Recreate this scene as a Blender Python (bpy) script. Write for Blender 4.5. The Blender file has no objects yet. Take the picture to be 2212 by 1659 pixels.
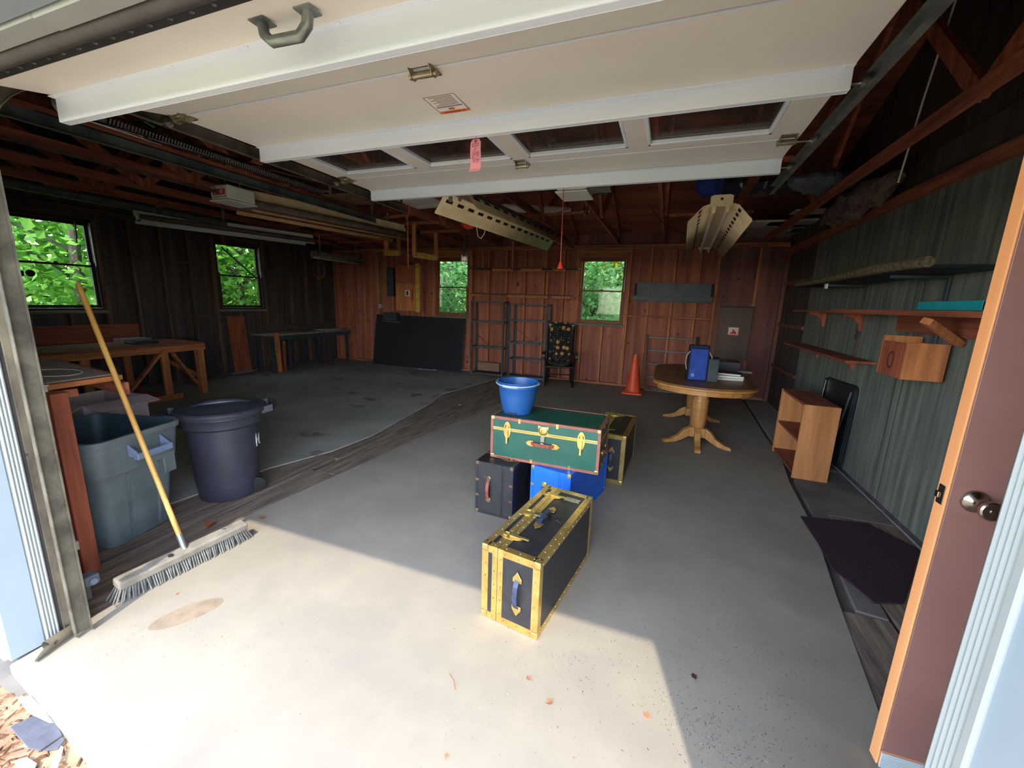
import bpy, bmesh, math, random
from mathutils import Vector, Matrix
random.seed(7)
PI = math.pi
R = math.radians
scene = bpy.context.scene
COL = scene.collection

# ---------------------------------------------------------------- camera
FPX, CAMH = 872.6, 1.55
_y, _p, _r = R(20.387), R(11.465), R(-1.881)
FW = Vector((-math.sin(_y)*math.cos(_p), math.cos(_y)*math.cos(_p), -math.sin(_p)))
_rt = Vector((math.cos(_y), math.sin(_y), 0)); _dn = FW.cross(_rt)
RX = math.cos(_r)*_rt + math.sin(_r)*_dn
DX = -math.sin(_r)*_rt + math.cos(_r)*_dn
CAM = Vector((0, 0, CAMH))
cd = bpy.data.cameras.new('camera'); cam = bpy.data.objects.new('camera', cd); COL.objects.link(cam)
cd.sensor_fit = 'HORIZONTAL'; cd.sensor_width = 36.0; cd.lens = FPX/2212*36.0
cd.clip_start = 0.02; cd.clip_end = 300
cam.matrix_world = Matrix(((RX.x, -DX.x, -FW.x, CAM.x), (RX.y, -DX.y, -FW.y, CAM.y), (RX.z, -DX.z, -FW.z, CAM.z), (0, 0, 0, 1)))
scene.camera = cam
def P(u, v, x=None, y=None, z=None):
    """the point where the photo's pixel (u, v) meets a plane of the garage"""
    d = (u-1106)*RX + (v-829.5)*DX + FPX*FW
    if x is not None: t = (x-CAM.x)/d.x
    elif y is not None: t = (y-CAM.y)/d.y
    else: t = (z-CAM.z)/d.z
    return CAM + d*t

# ---------------------------------------------------------------- world, sun, exposure
SUN_T = Vector((-0.20, 0.73, -1.0)).normalized()
w = bpy.data.worlds.new('sky'); scene.world = w; w.use_nodes = True
nt = w.node_tree; nt.nodes.clear()
_o = nt.nodes.new('ShaderNodeOutputWorld'); _b = nt.nodes.new('ShaderNodeBackground'); _s = nt.nodes.new('ShaderNodeTexSky')
_s.sky_type = 'NISHITA'; _s.sun_disc = False; _s.sun_elevation = R(53); _s.sun_rotation = math.atan2(-SUN_T.x, -SUN_T.y)
_s.air_density = 1.0; _s.dust_density = 0.2; _s.ozone_density = 0.6
_b.inputs['Strength'].default_value = 0.85
_h = nt.nodes.new('ShaderNodeHueSaturation'); _h.inputs['Saturation'].default_value = 0.65
nt.links.new(_s.outputs[0], _h.inputs['Color']); nt.links.new(_h.outputs[0], _b.inputs[0]); nt.links.new(_b.outputs[0], _o.inputs[0])
sl = bpy.data.lights.new('sun', 'SUN'); so = bpy.data.objects.new('sun', sl); COL.objects.link(so)
sl.energy = 2.6; sl.angle = R(0.8); sl.color = (1.0, 0.90, 0.74)
so.rotation_euler = SUN_T.to_track_quat('-Z', 'Y').to_euler(); so.location = (2, -8, 12)
vs = scene.view_settings
vs.view_transform = 'Standard'; vs.look = 'None'; vs.exposure = 0.97; vs.gamma = 1.0; vs.use_curve_mapping = False

# ---------------------------------------------------------------- materials
def s2l(c):
    out = []
    for v in c[:3]:
        v = v/255.0
        out.append(v/12.92 if v <= 0.04045 else ((v+0.055)/1.055)**2.4)
    return tuple(out)+(1.0,)
MATS = {}
def mat(name, a, b=None, rough=0.6, metal=0.0, scale=6.0, stretch=(1, 1, 1), bump=0.0, detail=6, spec=0.5, lo=0.35, hi=0.65, spots=None, coat=0.0, isl=0.0):
    """a, b: sRGB 0-255 colours blended by noise; stretch squeezes the noise along an axis (grain); spots=(colour, scale, size)"""
    m = bpy.data.materials.new(name); m.use_nodes = True; t = m.node_tree; N = t.nodes; L = t.links
    bs = N['Principled BSDF']; bs.inputs['Roughness'].default_value = rough; bs.inputs['Metallic'].default_value = metal
    bs.inputs['Specular IOR Level'].default_value = spec
    if coat: bs.inputs['Coat Weight'].default_value = coat
    if b is None: b = tuple(x*0.86 for x in a)
    tc = N.new('ShaderNodeTexCoord'); mp = N.new('ShaderNodeMapping'); oi = N.new('ShaderNodeObjectInfo')
    mul = N.new('ShaderNodeVectorMath'); mul.operation = 'SCALE'; mul.inputs['Scale'].default_value = 37.0
    cmb = N.new('ShaderNodeCombineXYZ')
    for k in range(3): L.new(oi.outputs['Random'], cmb.inputs[k])
    L.new(cmb.outputs[0], mul.inputs[0])
    add = N.new('ShaderNodeVectorMath'); add.operation = 'ADD'
    L.new(tc.outputs['Object'], add.inputs[0]); L.new(mul.outputs[0], add.inputs[1]); L.new(add.outputs[0], mp.inputs[0])
    mp.inputs['Scale'].default_value = stretch
    n1 = N.new('ShaderNodeTexNoise'); n1.inputs['Scale'].default_value = scale; n1.inputs['Detail'].default_value = detail
    n1.inputs['Roughness'].default_value = 0.62
    L.new(mp.outputs[0], n1.inputs['Vector'])
    cr = N.new('ShaderNodeValToRGB'); cr.color_ramp.elements[0].position = lo; cr.color_ramp.elements[1].position = hi
    cr.color_ramp.elements[0].color = s2l(b); cr.color_ramp.elements[1].color = s2l(a)
    L.new(n1.outputs['Fac'], cr.inputs[0]); out = cr.outputs[0]
    if spots:
        vz = N.new('ShaderNodeTexNoise'); vz.inputs['Scale'].default_value = spots[1]; vz.inputs['Detail'].default_value = 3
        L.new(add.outputs[0], vz.inputs['Vector'])
        rp = N.new('ShaderNodeValToRGB'); rp.color_ramp.elements[0].position = spots[2]; rp.color_ramp.elements[1].position = spots[2]+(spots[3] if len(spots) > 3 else 0.06)
        L.new(vz.outputs['Fac'], rp.inputs[0])
        mx = N.new('ShaderNodeMixRGB'); mx.inputs['Color2'].default_value = s2l(spots[0])
        L.new(rp.outputs[0], mx.inputs['Fac']); L.new(out, mx.inputs['Color1']); out = mx.outputs[0]
    if isl:
        ge = N.new('ShaderNodeNewGeometry'); hs = N.new('ShaderNodeHueSaturation'); mr = N.new('ShaderNodeMapRange')
        mr.inputs['To Min'].default_value = 1-isl; mr.inputs['To Max'].default_value = 1+isl
        L.new(ge.outputs['Random Per Island'], mr.inputs[0]); L.new(mr.outputs[0], hs.inputs['Value']); L.new(out, hs.inputs['Color']); out = hs.outputs[0]
    L.new(out, bs.inputs['Base Color'])
    if bump:
        bp = N.new('ShaderNodeBump'); bp.inputs['Strength'].default_value = bump; bp.inputs['Distance'].default_value = 0.01
        L.new(n1.outputs['Fac'], bp.inputs['Height']); L.new(bp.outputs[0], bs.inputs['Normal'])
    MATS[name] = m
    return m
def wood(name, a, b, axis='Z', rough=0.75, scale=9, bump=0.25, **k):
    st = {'X': (0.07, 1, 1), 'Y': (1, 0.07, 1), 'Z': (1, 1, 0.07)}[axis]
    return mat(name, a, b, rough=rough, scale=scale*2.2, stretch=st, bump=bump, **k)
def glass_mat(name, tint=(0.93, 0.97, 0.95), gloss=0.07, dirt=0.0):
    m = bpy.data.materials.new(name); m.use_nodes = True; N = m.node_tree.nodes; L = m.node_tree.links; N.clear()
    o = N.new('ShaderNodeOutputMaterial'); tr = N.new('ShaderNodeBsdfTransparent'); gl = N.new('ShaderNodeBsdfGlossy'); mx = N.new('ShaderNodeMixShader')
    tr.inputs[0].default_value = tint+(1,); gl.inputs['Roughness'].default_value = 0.03; mx.inputs[0].default_value = gloss
    L.new(tr.outputs[0], mx.inputs[1]); L.new(gl.outputs[0], mx.inputs[2])
    if dirt:
        df = N.new('ShaderNodeBsdfDiffuse'); df.inputs[0].default_value = (0.5, 0.5, 0.45, 1); m2 = N.new('ShaderNodeMixShader'); m2.inputs[0].default_value = dirt
        L.new(mx.outputs[0], m2.inputs[1]); L.new(df.outputs[0], m2.inputs[2]); L.new(m2.outputs[0], o.inputs[0])
    else: L.new(mx.outputs[0], o.inputs[0])
    return m
def leaf_mat(name, a, b):
    m = bpy.data.materials.new(name); m.use_nodes = True; N = m.node_tree.nodes; L = m.node_tree.links; N.clear()
    o = N.new('ShaderNodeOutputMaterial'); df = N.new('ShaderNodeBsdfDiffuse'); tl = N.new('ShaderNodeBsdfTranslucent'); gl = N.new('ShaderNodeBsdfGlossy')
    gl.inputs['Roughness'].default_value = 0.45
    ge = N.new('ShaderNodeNewGeometry'); cr = N.new('ShaderNodeValToRGB'); cr.color_ramp.elements[0].color = s2l(a); cr.color_ramp.elements[1].color = s2l(b)
    L.new(ge.outputs['Random Per Island'], cr.inputs[0])
    for n in (df, tl): L.new(cr.outputs[0], n.inputs[0])
    m1 = N.new('ShaderNodeMixShader'); m1.inputs[0].default_value = 0.45; m2 = N.new('ShaderNodeMixShader'); m2.inputs[0].default_value = 0.06
    L.new(df.outputs[0], m1.inputs[1]); L.new(tl.outputs[0], m1.inputs[2]); L.new(m1.outputs[0], m2.inputs[1]); L.new(gl.outputs[0], m2.inputs[2]); L.new(m2.outputs[0], o.inputs[0])
    return m

# ---------------------------------------------------------------- mesh builder
WM = {}
class MB:
    def __init__(s): s.v = []; s.f = []
    def add(s, vs, fs):
        o = len(s.v); s.v += [Vector(p) for p in vs]; s.f += [tuple(i+o for i in f) for f in fs]; return s
    def bx(s, x0, x1, y0, y1, z0, z1):
        return s.add([(x0, y0, z0), (x1, y0, z0), (x1, y1, z0), (x0, y1, z0), (x0, y0, z1), (x1, y0, z1), (x1, y1, z1), (x0, y1, z1)],
                     [(0, 3, 2, 1), (4, 5, 6, 7), (0, 1, 5, 4), (1, 2, 6, 5), (2, 3, 7, 6), (3, 0, 4, 7)])
    def tf(s, M, start=0):
        for i in range(start, len(s.v)): s.v[i] = M @ s.v[i]
        return s
    def bar(s, p, q, wd, ht, up=(0, 0, 1)):
        p = Vector(p); q = Vector(q); d = (q-p); ln = d.length; d = d.normalized(); up = Vector(up)
        if abs(d.dot(up)) > 0.98: up = Vector((0, 1, 0)) if abs(d.y) < 0.9 else Vector((1, 0, 0))
        sx = d.cross(up).normalized(); uz = sx.cross(d)
        M = Matrix(((sx.x, d.x, uz.x, p.x), (sx.y, d.y, uz.y, p.y), (sx.z, d.z, uz.z, p.z), (0, 0, 0, 1)))
        n = len(s.v); s.bx(-wd/2, wd/2, 0, ln, -ht/2, ht/2); return s.tf(M, n)
    def tube(s, pts, r, n=8, closed=False, cap=True):
        pts = [Vector(p) for p in pts]; m = len(pts); rs = r if isinstance(r, (list, tuple)) else [r]*m
        o = len(s.v); prev = None
        for i, p in enumerate(pts):
            a = pts[i-1] if (i > 0 or closed) else p; b = pts[(i+1) % m] if (i < m-1 or closed) else p
            t = (b-a).normalized()
            if prev is None:
                u = t.cross(Vector((0, 0, 1)))
                if u.length < 0.05: u = t.cross(Vector((0, 1, 0)))
            else: u = prev - t*prev.dot(t)
            u.normalize(); prev = u; w2 = t.cross(u)
            for k in range(n):
                an = 2*PI*k/n; s.v.append(p+(u*math.cos(an)+w2*math.sin(an))*rs[i])
        for i in range(m if closed else m-1):
            for k in range(n):
                a = o+i*n+k; b = o+i*n+(k+1) % n; c = o+((i+1) % m)*n+(k+1) % n; d = o+((i+1) % m)*n+k
                s.f.append((a, b, c, d))
        if cap and not closed:
            s.f.append(tuple(o+k for k in range(n))[::-1]); s.f.append(tuple(o+(m-1)*n+k for k in range(n)))
        return s
    def lathe(s, prof, n=24, M=None, cap=True):
        o = len(s.v)
        for (r, z) in prof:
            for k in range(n):
                a = 2*PI*k/n; s.v.append(Vector((r*math.cos(a), r*math.sin(a), z)))
        for i in range(len(prof)-1):
            for k in range(n):
                s.f.append((o+i*n+k, o+i*n+(k+1) % n, o+(i+1)*n+(k+1) % n, o+(i+1)*n+k))
        if cap:
            if prof[0][0] > 1e-4: s.f.append(tuple(o+k for k in range(n))[::-1])
            if prof[-1][0] > 1e-4: s.f.append(tuple(o+(len(prof)-1)*n+k for k in range(n)))
        if M is not None: s.tf(M, o)
        return s
    def prism(s, poly, z0, z1, M=None):
        o = len(s.v); n = len(poly)
        s.v += [Vector((p[0], p[1], z0)) for p in poly]+[Vector((p[0], p[1], z1)) for p in poly]
        s.f.append(tuple(o+i for i in range(n))[::-1]); s.f.append(tuple(o+n+i for i in range(n)))
        for i in range(n): s.f.append((o+i, o+(i+1) % n, o+n+(i+1) % n, o+n+i))
        if M is not None: s.tf(M, o)
        return s
    def build(s, name, m, parent=None, smooth=False, bevel=0.0, local=False, seg=1):
        me = bpy.data.meshes.new(name)
        vs_ = s.v
        if parent is not None and not local and parent.name in WM:
            inv = WM[parent.name].inverted(); vs_ = [inv @ v for v in s.v]
        me.from_pydata([tuple(v) for v in vs_], [], s.f); me.update()
        bm = bmesh.new(); bm.from_mesh(me); bmesh.ops.recalc_face_normals(bm, faces=bm.faces); bm.to_mesh(me); bm.free()
        ob = bpy.data.objects.new(name, me); COL.objects.link(ob); me.materials.append(MATS[m] if isinstance(m, str) else m)
        if smooth:
            for p in me.polygons: p.use_smooth = True
            me.set_sharp_from_angle(angle=R(38))
        if bevel:
            bv = ob.modifiers.new('bevel', 'BEVEL'); bv.width = bevel; bv.segments = seg; bv.limit_method = 'ANGLE'; bv.angle_limit = R(40)
        if parent is not None:
            ob.parent = parent
            if parent.name in WM: WM[ob.name] = WM[parent.name]
        return ob
def tag(o, label=None, cat=None, group=None, kind=None):
    if label: o['label'] = label
    if cat: o['category'] = cat
    if group: o['group'] = group
    if kind: o['kind'] = kind
    return o
def thing(name, label, cat, loc=(0, 0, 0), rz=0.0, group=None, M=None):
    o = bpy.data.objects.new(name, None); COL.objects.link(o); o.empty_display_size = 0.1
    mw = M if M is not None else Matrix.Translation(Vector(loc)) @ Matrix.Rotation(rz, 4, 'Z')
    o.matrix_world = mw; WM[o.name] = mw.copy()
    return tag(o, label, cat, group)
def struct(name, loc=(0, 0, 0)):
    o = bpy.data.objects.new(name, None); COL.objects.link(o); o.location = loc; o['kind'] = 'structure'
    WM[o.name] = Matrix.Translation(Vector(loc)); return o
def inst(src, name, parent, M):
    """another object on the same mesh, M in the parent's space"""
    o = src.copy(); o.name = name; COL.objects.link(o); o.parent = parent; o.matrix_basis = M; return o
def copy_tree(o, parent=None):
    c = o.copy(); COL.objects.link(c); c.parent = parent
    for ch in list(o.children): copy_tree(ch, c)
    return c
def text(name, body, size, m, parent, M, depth=0.0006, local=True):
    cu = bpy.data.curves.new(name, 'FONT'); cu.body = body; cu.size = size; cu.align_x = 'CENTER'; cu.align_y = 'CENTER'; cu.extrude = depth
    to = bpy.data.objects.new(name, cu); COL.objects.link(to)
    dg = bpy.context.evaluated_depsgraph_get(); me = bpy.data.meshes.new_from_object(to.evaluated_get(dg)); bpy.data.objects.remove(to)
    ob = bpy.data.objects.new(name, me); COL.objects.link(ob); me.materials.clear(); me.materials.append(MATS[m]); ob.parent = parent
    Mw = M
    if parent is not None and not local: Mw = WM[parent.name].inverted() @ M
    ob.matrix_basis = Mw; return ob
def frame(o, x, y, z):
    x = Vector(x); y = Vector(y); z = Vector(z); o = Vector(o)
    return Matrix(((x.x, y.x, z.x, o.x), (x.y, y.y, z.y, o.y), (x.z, y.z, z.z, o.z), (0, 0, 0, 1)))
def arc(cx, cy, r, a0, a1, n): return [(cx+r*math.cos(R(a0+(a1-a0)*i/n)), cy+r*math.sin(R(a0+(a1-a0)*i/n))) for i in range(n+1)]
def rrect(w_, h_, r, n=5):
    return arc(w_/2-r, h_/2-r, r, 0, 90, n)+arc(-w_/2+r, h_/2-r, r, 90, 180, n)+arc(-w_/2+r, -h_/2+r, r, 180, 270, n)+arc(w_/2-r, -h_/2+r, r, 270, 360, n)
T = Matrix.Translation
def RZ(a): return Matrix.Rotation(a, 4, 'Z')
def RXm(a): return Matrix.Rotation(a, 4, 'X')
def RYm(a): return Matrix.Rotation(a, 4, 'Y')

# ---------------------------------------------------------------- material list
mat('concrete', (162, 152, 136), (142, 134, 122), rough=0.85, scale=1.6, bump=0.12, detail=12, lo=0.3, hi=0.7, spots=((140, 131, 121), 2.2, 0.50, 0.3))
mat('concrete_old', (176, 170, 160), (138, 133, 126), rough=0.9, scale=1.3, bump=0.15, detail=12, lo=0.3, hi=0.7, spots=((116, 110, 104), 3.0, 0.63))
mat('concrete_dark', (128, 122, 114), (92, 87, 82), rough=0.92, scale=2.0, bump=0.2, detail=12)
mat('stain', (156, 138, 116), (132, 116, 98), rough=0.95, scale=14, bump=0.2)
mat('dirt', (182, 158, 128), (136, 110, 86), rough=1.0, scale=5, bump=0.6, detail=12)
mat('grass', (92, 112, 52), (62, 82, 38), rough=1.0, scale=3, bump=0.5, detail=10)
wood('floor_plank', (156, 137, 120), (98, 85, 76), 'Y', scale=14, bump=0.6)
wood('back_panel', (186, 112, 90), (128, 72, 58), 'Z', scale=3, spots=((84, 48, 42), 7.0, 0.66))
wood('back_panel_dark', (140, 88, 80), (98, 62, 58), 'Z', scale=3, spots=((66, 42, 42), 8.0, 0.68))
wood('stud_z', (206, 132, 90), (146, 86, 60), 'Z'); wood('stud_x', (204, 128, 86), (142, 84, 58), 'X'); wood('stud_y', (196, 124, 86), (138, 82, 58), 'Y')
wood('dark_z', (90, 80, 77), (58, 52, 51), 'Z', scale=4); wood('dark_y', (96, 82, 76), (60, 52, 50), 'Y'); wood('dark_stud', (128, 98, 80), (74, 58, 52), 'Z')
wood('truss_y', (180, 106, 78), (122, 70, 54), 'Y'); wood('truss_z', (190, 112, 78), (126, 72, 54), 'Z')
wood('deck', (170, 106, 76), (118, 72, 54), 'X', scale=3, spots=((84, 54, 44), 9.0, 0.66))
wood('grey_panel', (130, 134, 126), (84, 92, 86), 'Z', scale=7, bump=0.15, rough=0.7)
wood('pine_z', (206, 142, 86), (168, 106, 62), 'Z', scale=5, bump=0.1, spots=((112, 66, 40), 9, 0.72))
wood('pine_y', (206, 140, 84), (166, 104, 62), 'Y', scale=5, bump=0.1); wood('pine_x', (206, 140, 84), (166, 104, 62), 'X', scale=5, bump=0.1)
wood('oak_x', (206, 148, 84), (170, 110, 58), 'X', scale=6, bump=0.08, rough=0.4); wood('oak_z', (212, 156, 92), (180, 122, 66), 'Z', scale=6, bump=0.08, rough=0.4)
wood('oak_top', (150, 104, 66), (116, 78, 50), 'Y', scale=6, bump=0.05, rough=0.45)
wood('red_wood_z', (184, 98, 68), (126, 64, 46), 'Z'); wood('red_wood_y', (168, 92, 66), (116, 62, 47), 'Y'); wood('red_wood_x', (176, 96, 66), (118, 62, 47), 'X')
wood('orange_wood_z', (214, 136, 82), (160, 96, 58), 'Z'); wood('orange_wood_y', (208, 130, 78), (154, 92, 56), 'Y')
wood('yellow_wood', (224, 182, 88), (182, 138, 62), 'X'); wood('broom_handle', (226, 178, 96), (196, 138, 66), 'Z', rough=0.35, bump=0.0, scale=3)
mat('door_cream', (226, 223, 214), (218, 215, 206), rough=0.5, scale=2, bump=0.0)
mat('strut_white', (226, 234, 240), (204, 216, 230), rough=0.45, scale=5, stretch=(0.1, 1, 1), bump=0.02)
mat('rubber', (34, 32, 32), (22, 21, 22), rough=0.7, scale=8); mat('rubber_grey', (66, 62, 60), (52, 48, 46), rough=0.8, scale=8)
mat('galv', (150, 156, 152), (112, 118, 116), rough=0.42, metal=0.7, scale=12); mat('galv_dirty', (118, 112, 98), (78, 72, 62), rough=0.6, metal=0.45, scale=9)
mat('galv_dull', (104, 110, 110), (70, 76, 78), rough=0.55, metal=0.55, scale=9)
mat('steel', (178, 176, 168), (140, 138, 130), rough=0.3, metal=0.95, scale=20); mat('dark_steel', (66, 64, 62), (44, 42, 42), rough=0.45, metal=0.7, scale=14)
mat('zinc', (176, 168, 140), (140, 132, 106), rough=0.35, metal=0.8, scale=16)
mat('nickel', (176, 168, 156), (150, 142, 132), rough=0.22, metal=1.0, scale=30)
mat('brass', (228, 196, 118), (198, 162, 86), rough=0.32, metal=0.8, scale=14, bump=0.03); mat('brass_pale', (232, 210, 140), (206, 176, 98), rough=0.28, metal=0.9, scale=10)
mat('trunk_black', (44, 43, 47), (34, 33, 37), rough=0.42, scale=20, bump=0.03, spots=((70, 68, 68), 60, 0.72)); mat('trunk_black_worn', (44, 42, 46), (30, 29, 33), rough=0.55, scale=7, spots=((104, 104, 110), 12, 0.67))
mat('trunk_green', (26, 88, 74), (20, 74, 62), rough=0.42, scale=4, spots=((26, 46, 42), 42, 0.68)); mat('trunk_blue', (18, 112, 236), (12, 98, 214), rough=0.42, scale=4)
mat('leather_red', (150, 70, 52), (118, 52, 40), rough=0.6, scale=30, bump=0.1); mat('trim_brown', (156, 92, 78), (132, 74, 62), rough=0.55, scale=12); mat('leather_blue', (54, 62, 92), (36, 42, 66), rough=0.5, scale=25)
mat('sticker', (196, 190, 150), (176, 168, 128), rough=0.5, scale=20)
mat('bucket_blue', (38, 90, 154), (33, 80, 140), rough=0.38, scale=3); mat('bail_grey', (160, 172, 190), (150, 160, 176), rough=0.45)
mat('can_black', (62, 62, 74), (50, 51, 61), rough=0.42, scale=4); mat('can_grey', (112, 122, 126), (92, 102, 106), rough=0.6, scale=5, spots=((150, 152, 150), 14, 0.74)); mat('can_inside', (52, 74, 84), (44, 62, 72), rough=0.6)
mat('handle_lilac', (132, 148, 176), (118, 134, 162), rough=0.5); mat('white_paint', (232, 232, 230), (222, 222, 222), rough=0.5)
mat('vinyl_white', (156, 161, 160), (148, 154, 154), rough=0.4, scale=2); mat('alu_white', (146, 157, 166), (138, 150, 160), rough=0.42, scale=1.5)
mat('jamb_dirty', (128, 118, 98), (78, 68, 58), rough=0.7, metal=0.2, scale=7, stretch=(1, 1, 0.4), spots=((52, 46, 42), 16, 0.64))
mat('door_brown', (160, 116, 106), (150, 108, 100), rough=0.5, scale=3, bump=0.02); wood('door_edge', (250, 178, 118), (232, 154, 98), 'Z', scale=3, bump=0.1)
mat('sweep', (206, 212, 216), (190, 198, 204), rough=0.5)
mat('card_grey', (178, 170, 162), (152, 144, 137), rough=0.9, scale=4); mat('cardboard', (150, 118, 92), (132, 102, 80), rough=0.95, scale=5); mat('box_lilac', (188, 172, 172), (176, 160, 162), rough=0.9, scale=3); mat('box_red', (140, 98, 92), (122, 84, 80), rough=0.9, scale=5)
mat('paper', (232, 228, 220), (220, 216, 208), rough=0.8); mat('pink_paper', (240, 160, 172), (232, 148, 162), rough=0.8, scale=3); mat('print_grey', (136, 126, 122), (120, 112, 108), rough=0.8); mat('ink', (40, 36, 40), (30, 28, 30), rough=0.8); mat('orange_print', (236, 120, 44), (226, 106, 36), rough=0.6)
mat('red_plastic', (214, 58, 44), (196, 48, 38), rough=0.4); mat('red_cord', (206, 84, 76), (190, 70, 64), rough=0.6); mat('cone_orange', (255, 98, 48), (246, 84, 38), rough=0.45, scale=5); mat('cable_white', (222, 214, 196), (206, 198, 180), rough=0.5); mat('cable_black', (30, 29, 30), (22, 22, 22), rough=0.6); mat('cable_tan', (150, 126, 100), (120, 98, 78), rough=0.7)
mat('lamp_cream', (226, 208, 170), (204, 182, 140), rough=0.45, scale=6); mat('lamp_white', (232, 234, 232), (220, 222, 220), rough=0.4); mat('lamp_dusty', (128, 116, 104), (96, 86, 78), rough=0.8, scale=8); mat('lamp_peach', (206, 160, 112), (180, 136, 94), rough=0.55, scale=4); mat('tube_glass', (226, 226, 222), (216, 216, 214), rough=0.2)
mat('opener_white', (228, 232, 222), (214, 218, 208), rough=0.5); mat('bulb_white', (240, 232, 214), (232, 224, 206), rough=0.3)
mat('black_sheet', (32, 31, 36), (24, 23, 28), rough=0.75, scale=3); mat('shelf_blue_grey', (72, 82, 90), (54, 64, 72), rough=0.5, metal=0.2, scale=6); mat('shelf_grey', (104, 106, 110), (74, 76, 80), rough=0.5, metal=0.4, scale=9); mat('rust_metal', (104, 78, 62), (70, 52, 44), rough=0.7, metal=0.3, scale=12)
mat('chair_black', (36, 28, 26), (24, 19, 18), rough=0.35, scale=8)
mat('board_brown', (104, 84, 70), (86, 68, 58), rough=0.6, scale=5, stretch=(1, 1, 0.1)); mat('sign_red', (206, 52, 48), (190, 44, 42), rough=0.5)
mat('bag_blue', (44, 78, 168), (34, 62, 144), rough=0.8, scale=9, bump=0.2); mat('bag_navy', (26, 34, 66), (20, 26, 52), rough=0.8); mat('bag_print', (126, 154, 206), (112, 140, 196), rough=0.8); mat('box_slate', (66, 74, 76), (54, 62, 64), rough=0.7)
mat('teal', (20, 160, 172), (14, 140, 152), rough=0.45); mat('folding_dark', (32, 40, 48), (24, 31, 38), rough=0.5); mat('insulation', (122, 104, 94), (72, 60, 56), rough=1.0, scale=14, bump=1.0, spots=((168, 138, 122), 10, 0.66)); mat('poly', (120, 136, 150), (84, 98, 114), rough=0.16, scale=5, bump=0.5, spec=0.8); mat('poly_dark', (66, 78, 92), (46, 56, 70), rough=0.14, scale=5, bump=0.5, spec=0.8); mat('foam_pipe', (122, 108, 80), (62, 56, 48), rough=1.0, scale=40, bump=0.4)
mat('rug', (64, 34, 50), (42, 22, 36), rough=1.0, scale=60, bump=0.4, spots=((88, 54, 66), 40, 0.7)); mat('bristle', (128, 126, 120), (96, 95, 92), rough=0.8, scale=30); mat('broom_wood', (150, 142, 128), (120, 112, 100), rough=0.9, scale=10, bump=0.2)
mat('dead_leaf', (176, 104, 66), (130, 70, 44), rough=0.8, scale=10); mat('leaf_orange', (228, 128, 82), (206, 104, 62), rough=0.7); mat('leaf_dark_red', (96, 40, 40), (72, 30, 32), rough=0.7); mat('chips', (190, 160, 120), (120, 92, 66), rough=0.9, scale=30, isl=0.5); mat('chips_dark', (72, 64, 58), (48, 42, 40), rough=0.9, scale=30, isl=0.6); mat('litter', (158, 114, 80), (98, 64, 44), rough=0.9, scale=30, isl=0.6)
mat('shingle', (92, 94, 104), (74, 76, 86), rough=0.9, scale=14, bump=0.3); mat('vinyl_scrap', (220, 228, 236), (206, 214, 224), rough=0.5); mat('sensor_grey', (132, 136, 148), (116, 120, 132), rough=0.5)
mat('siding_white', (234, 236, 236), (226, 229, 230), rough=0.55, scale=2); mat('shingle_roof', (86, 80, 76), (66, 60, 58), rough=0.95, scale=12, bump=0.3); mat('bark', (112, 100, 88), (66, 58, 52), rough=1.0, scale=9, stretch=(1, 1, 0.2), bump=0.8)
mat('window_wood', (146, 80, 48), (112, 58, 36), rough=0.6, scale=6); mat('window_dark', (58, 42, 36), (42, 32, 28), rough=0.6, scale=6); mat('sill_grey', (128, 122, 110), (104, 98, 88), rough=0.8, scale=8); mat('weather_white', (206, 208, 206), (190, 192, 190), rough=0.5)
leaf_m = {'g1': leaf_mat('foliage_green', (78, 142, 44), (158, 208, 88)), 'g2': leaf_mat('foliage_blue_green', (90, 150, 88), (180, 220, 148)), 'y': leaf_mat('foliage_yellow', (190, 176, 40), (236, 206, 50))}
pane_glass = glass_mat('pane_glass', gloss=0.012, dirt=0.02); door_glass = glass_mat('door_glass', tint=(0.86, 0.86, 0.86), gloss=0.06, dirt=0.02)
# ================================================================ the shell
XL, XR, YF, YI, YB, ZP = -7.78, 1.77, 0.62, 0.78, 8.05, 2.66
JL, JR, ZH = -2.43, 0.45, 2.21           # left and right jamb, header underside
ZR = 2.48                                # top of the grey panelling
# floor: a base bed, poured slabs and weathered boards let in between them
fl = MB().bx(XL-0.1, XR+0.1, 0.56, YB+0.1, -0.16, -0.045).build('floor', 'concrete_dark'); tag(fl, kind='structure')
def slab(name, pts, m, z0=-0.10, z1=0.0, bevel=0.006):
    return MB().prism(pts, z0, z1).build(name, m, fl, bevel=bevel)
slab('slab', [(-2.42, 0.60), (-1.62, 0.52), (0.0, 0.47), (0.84, 0.45), (0.90, 1.50), (0.95, 1.75), (1.05, 2.53), (1.13, 3.05), (1.18, 3.54), (1.22, 4.2), (1.32, 4.95), (1.31, 5.6), (1.4, 8.04),
              (-2.25, 8.04), (-2.30, 6.2), (-2.31, 5.36), (-2.40, 4.64), (-2.52, 3.7), (-2.56, 3.03), (-2.63, 2.2), (-2.66, 1.79), (-2.56, 1.35), (-2.46, 1.02)], 'concrete')
slab('slab', [(XL, 0.80), (-3.42, 0.80), (-3.32, 1.6), (-3.24, 2.46), (-3.06, 3.02), (-3.02, 3.6), (-3.12, 4.28), (-3.22, 5.1), (-3.40, 5.8), (-3.28, 6.4), (-3.22, 6.9), (-3.05, 8.04), (XL, 8.04)], 'concrete_old', z1=0.001, bevel=0.0015)
slab('slab', [(1.36, 4.7), (1.76, 4.7), (1.76, 8.04), (1.44, 8.04), (1.36, 5.6)], 'concrete_old', z1=-0.008)
slab('slab', [(1.10, 2.42), (1.24, 2.40), (1.30, 2.95), (1.34, 3.6), (1.76, 3.62), (1.76, 4.66), (1.36, 4.66), (1.26, 4.2), (1.22, 3.5), (1.17, 3.04)], 'concrete_dark', z1=-0.004)
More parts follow.
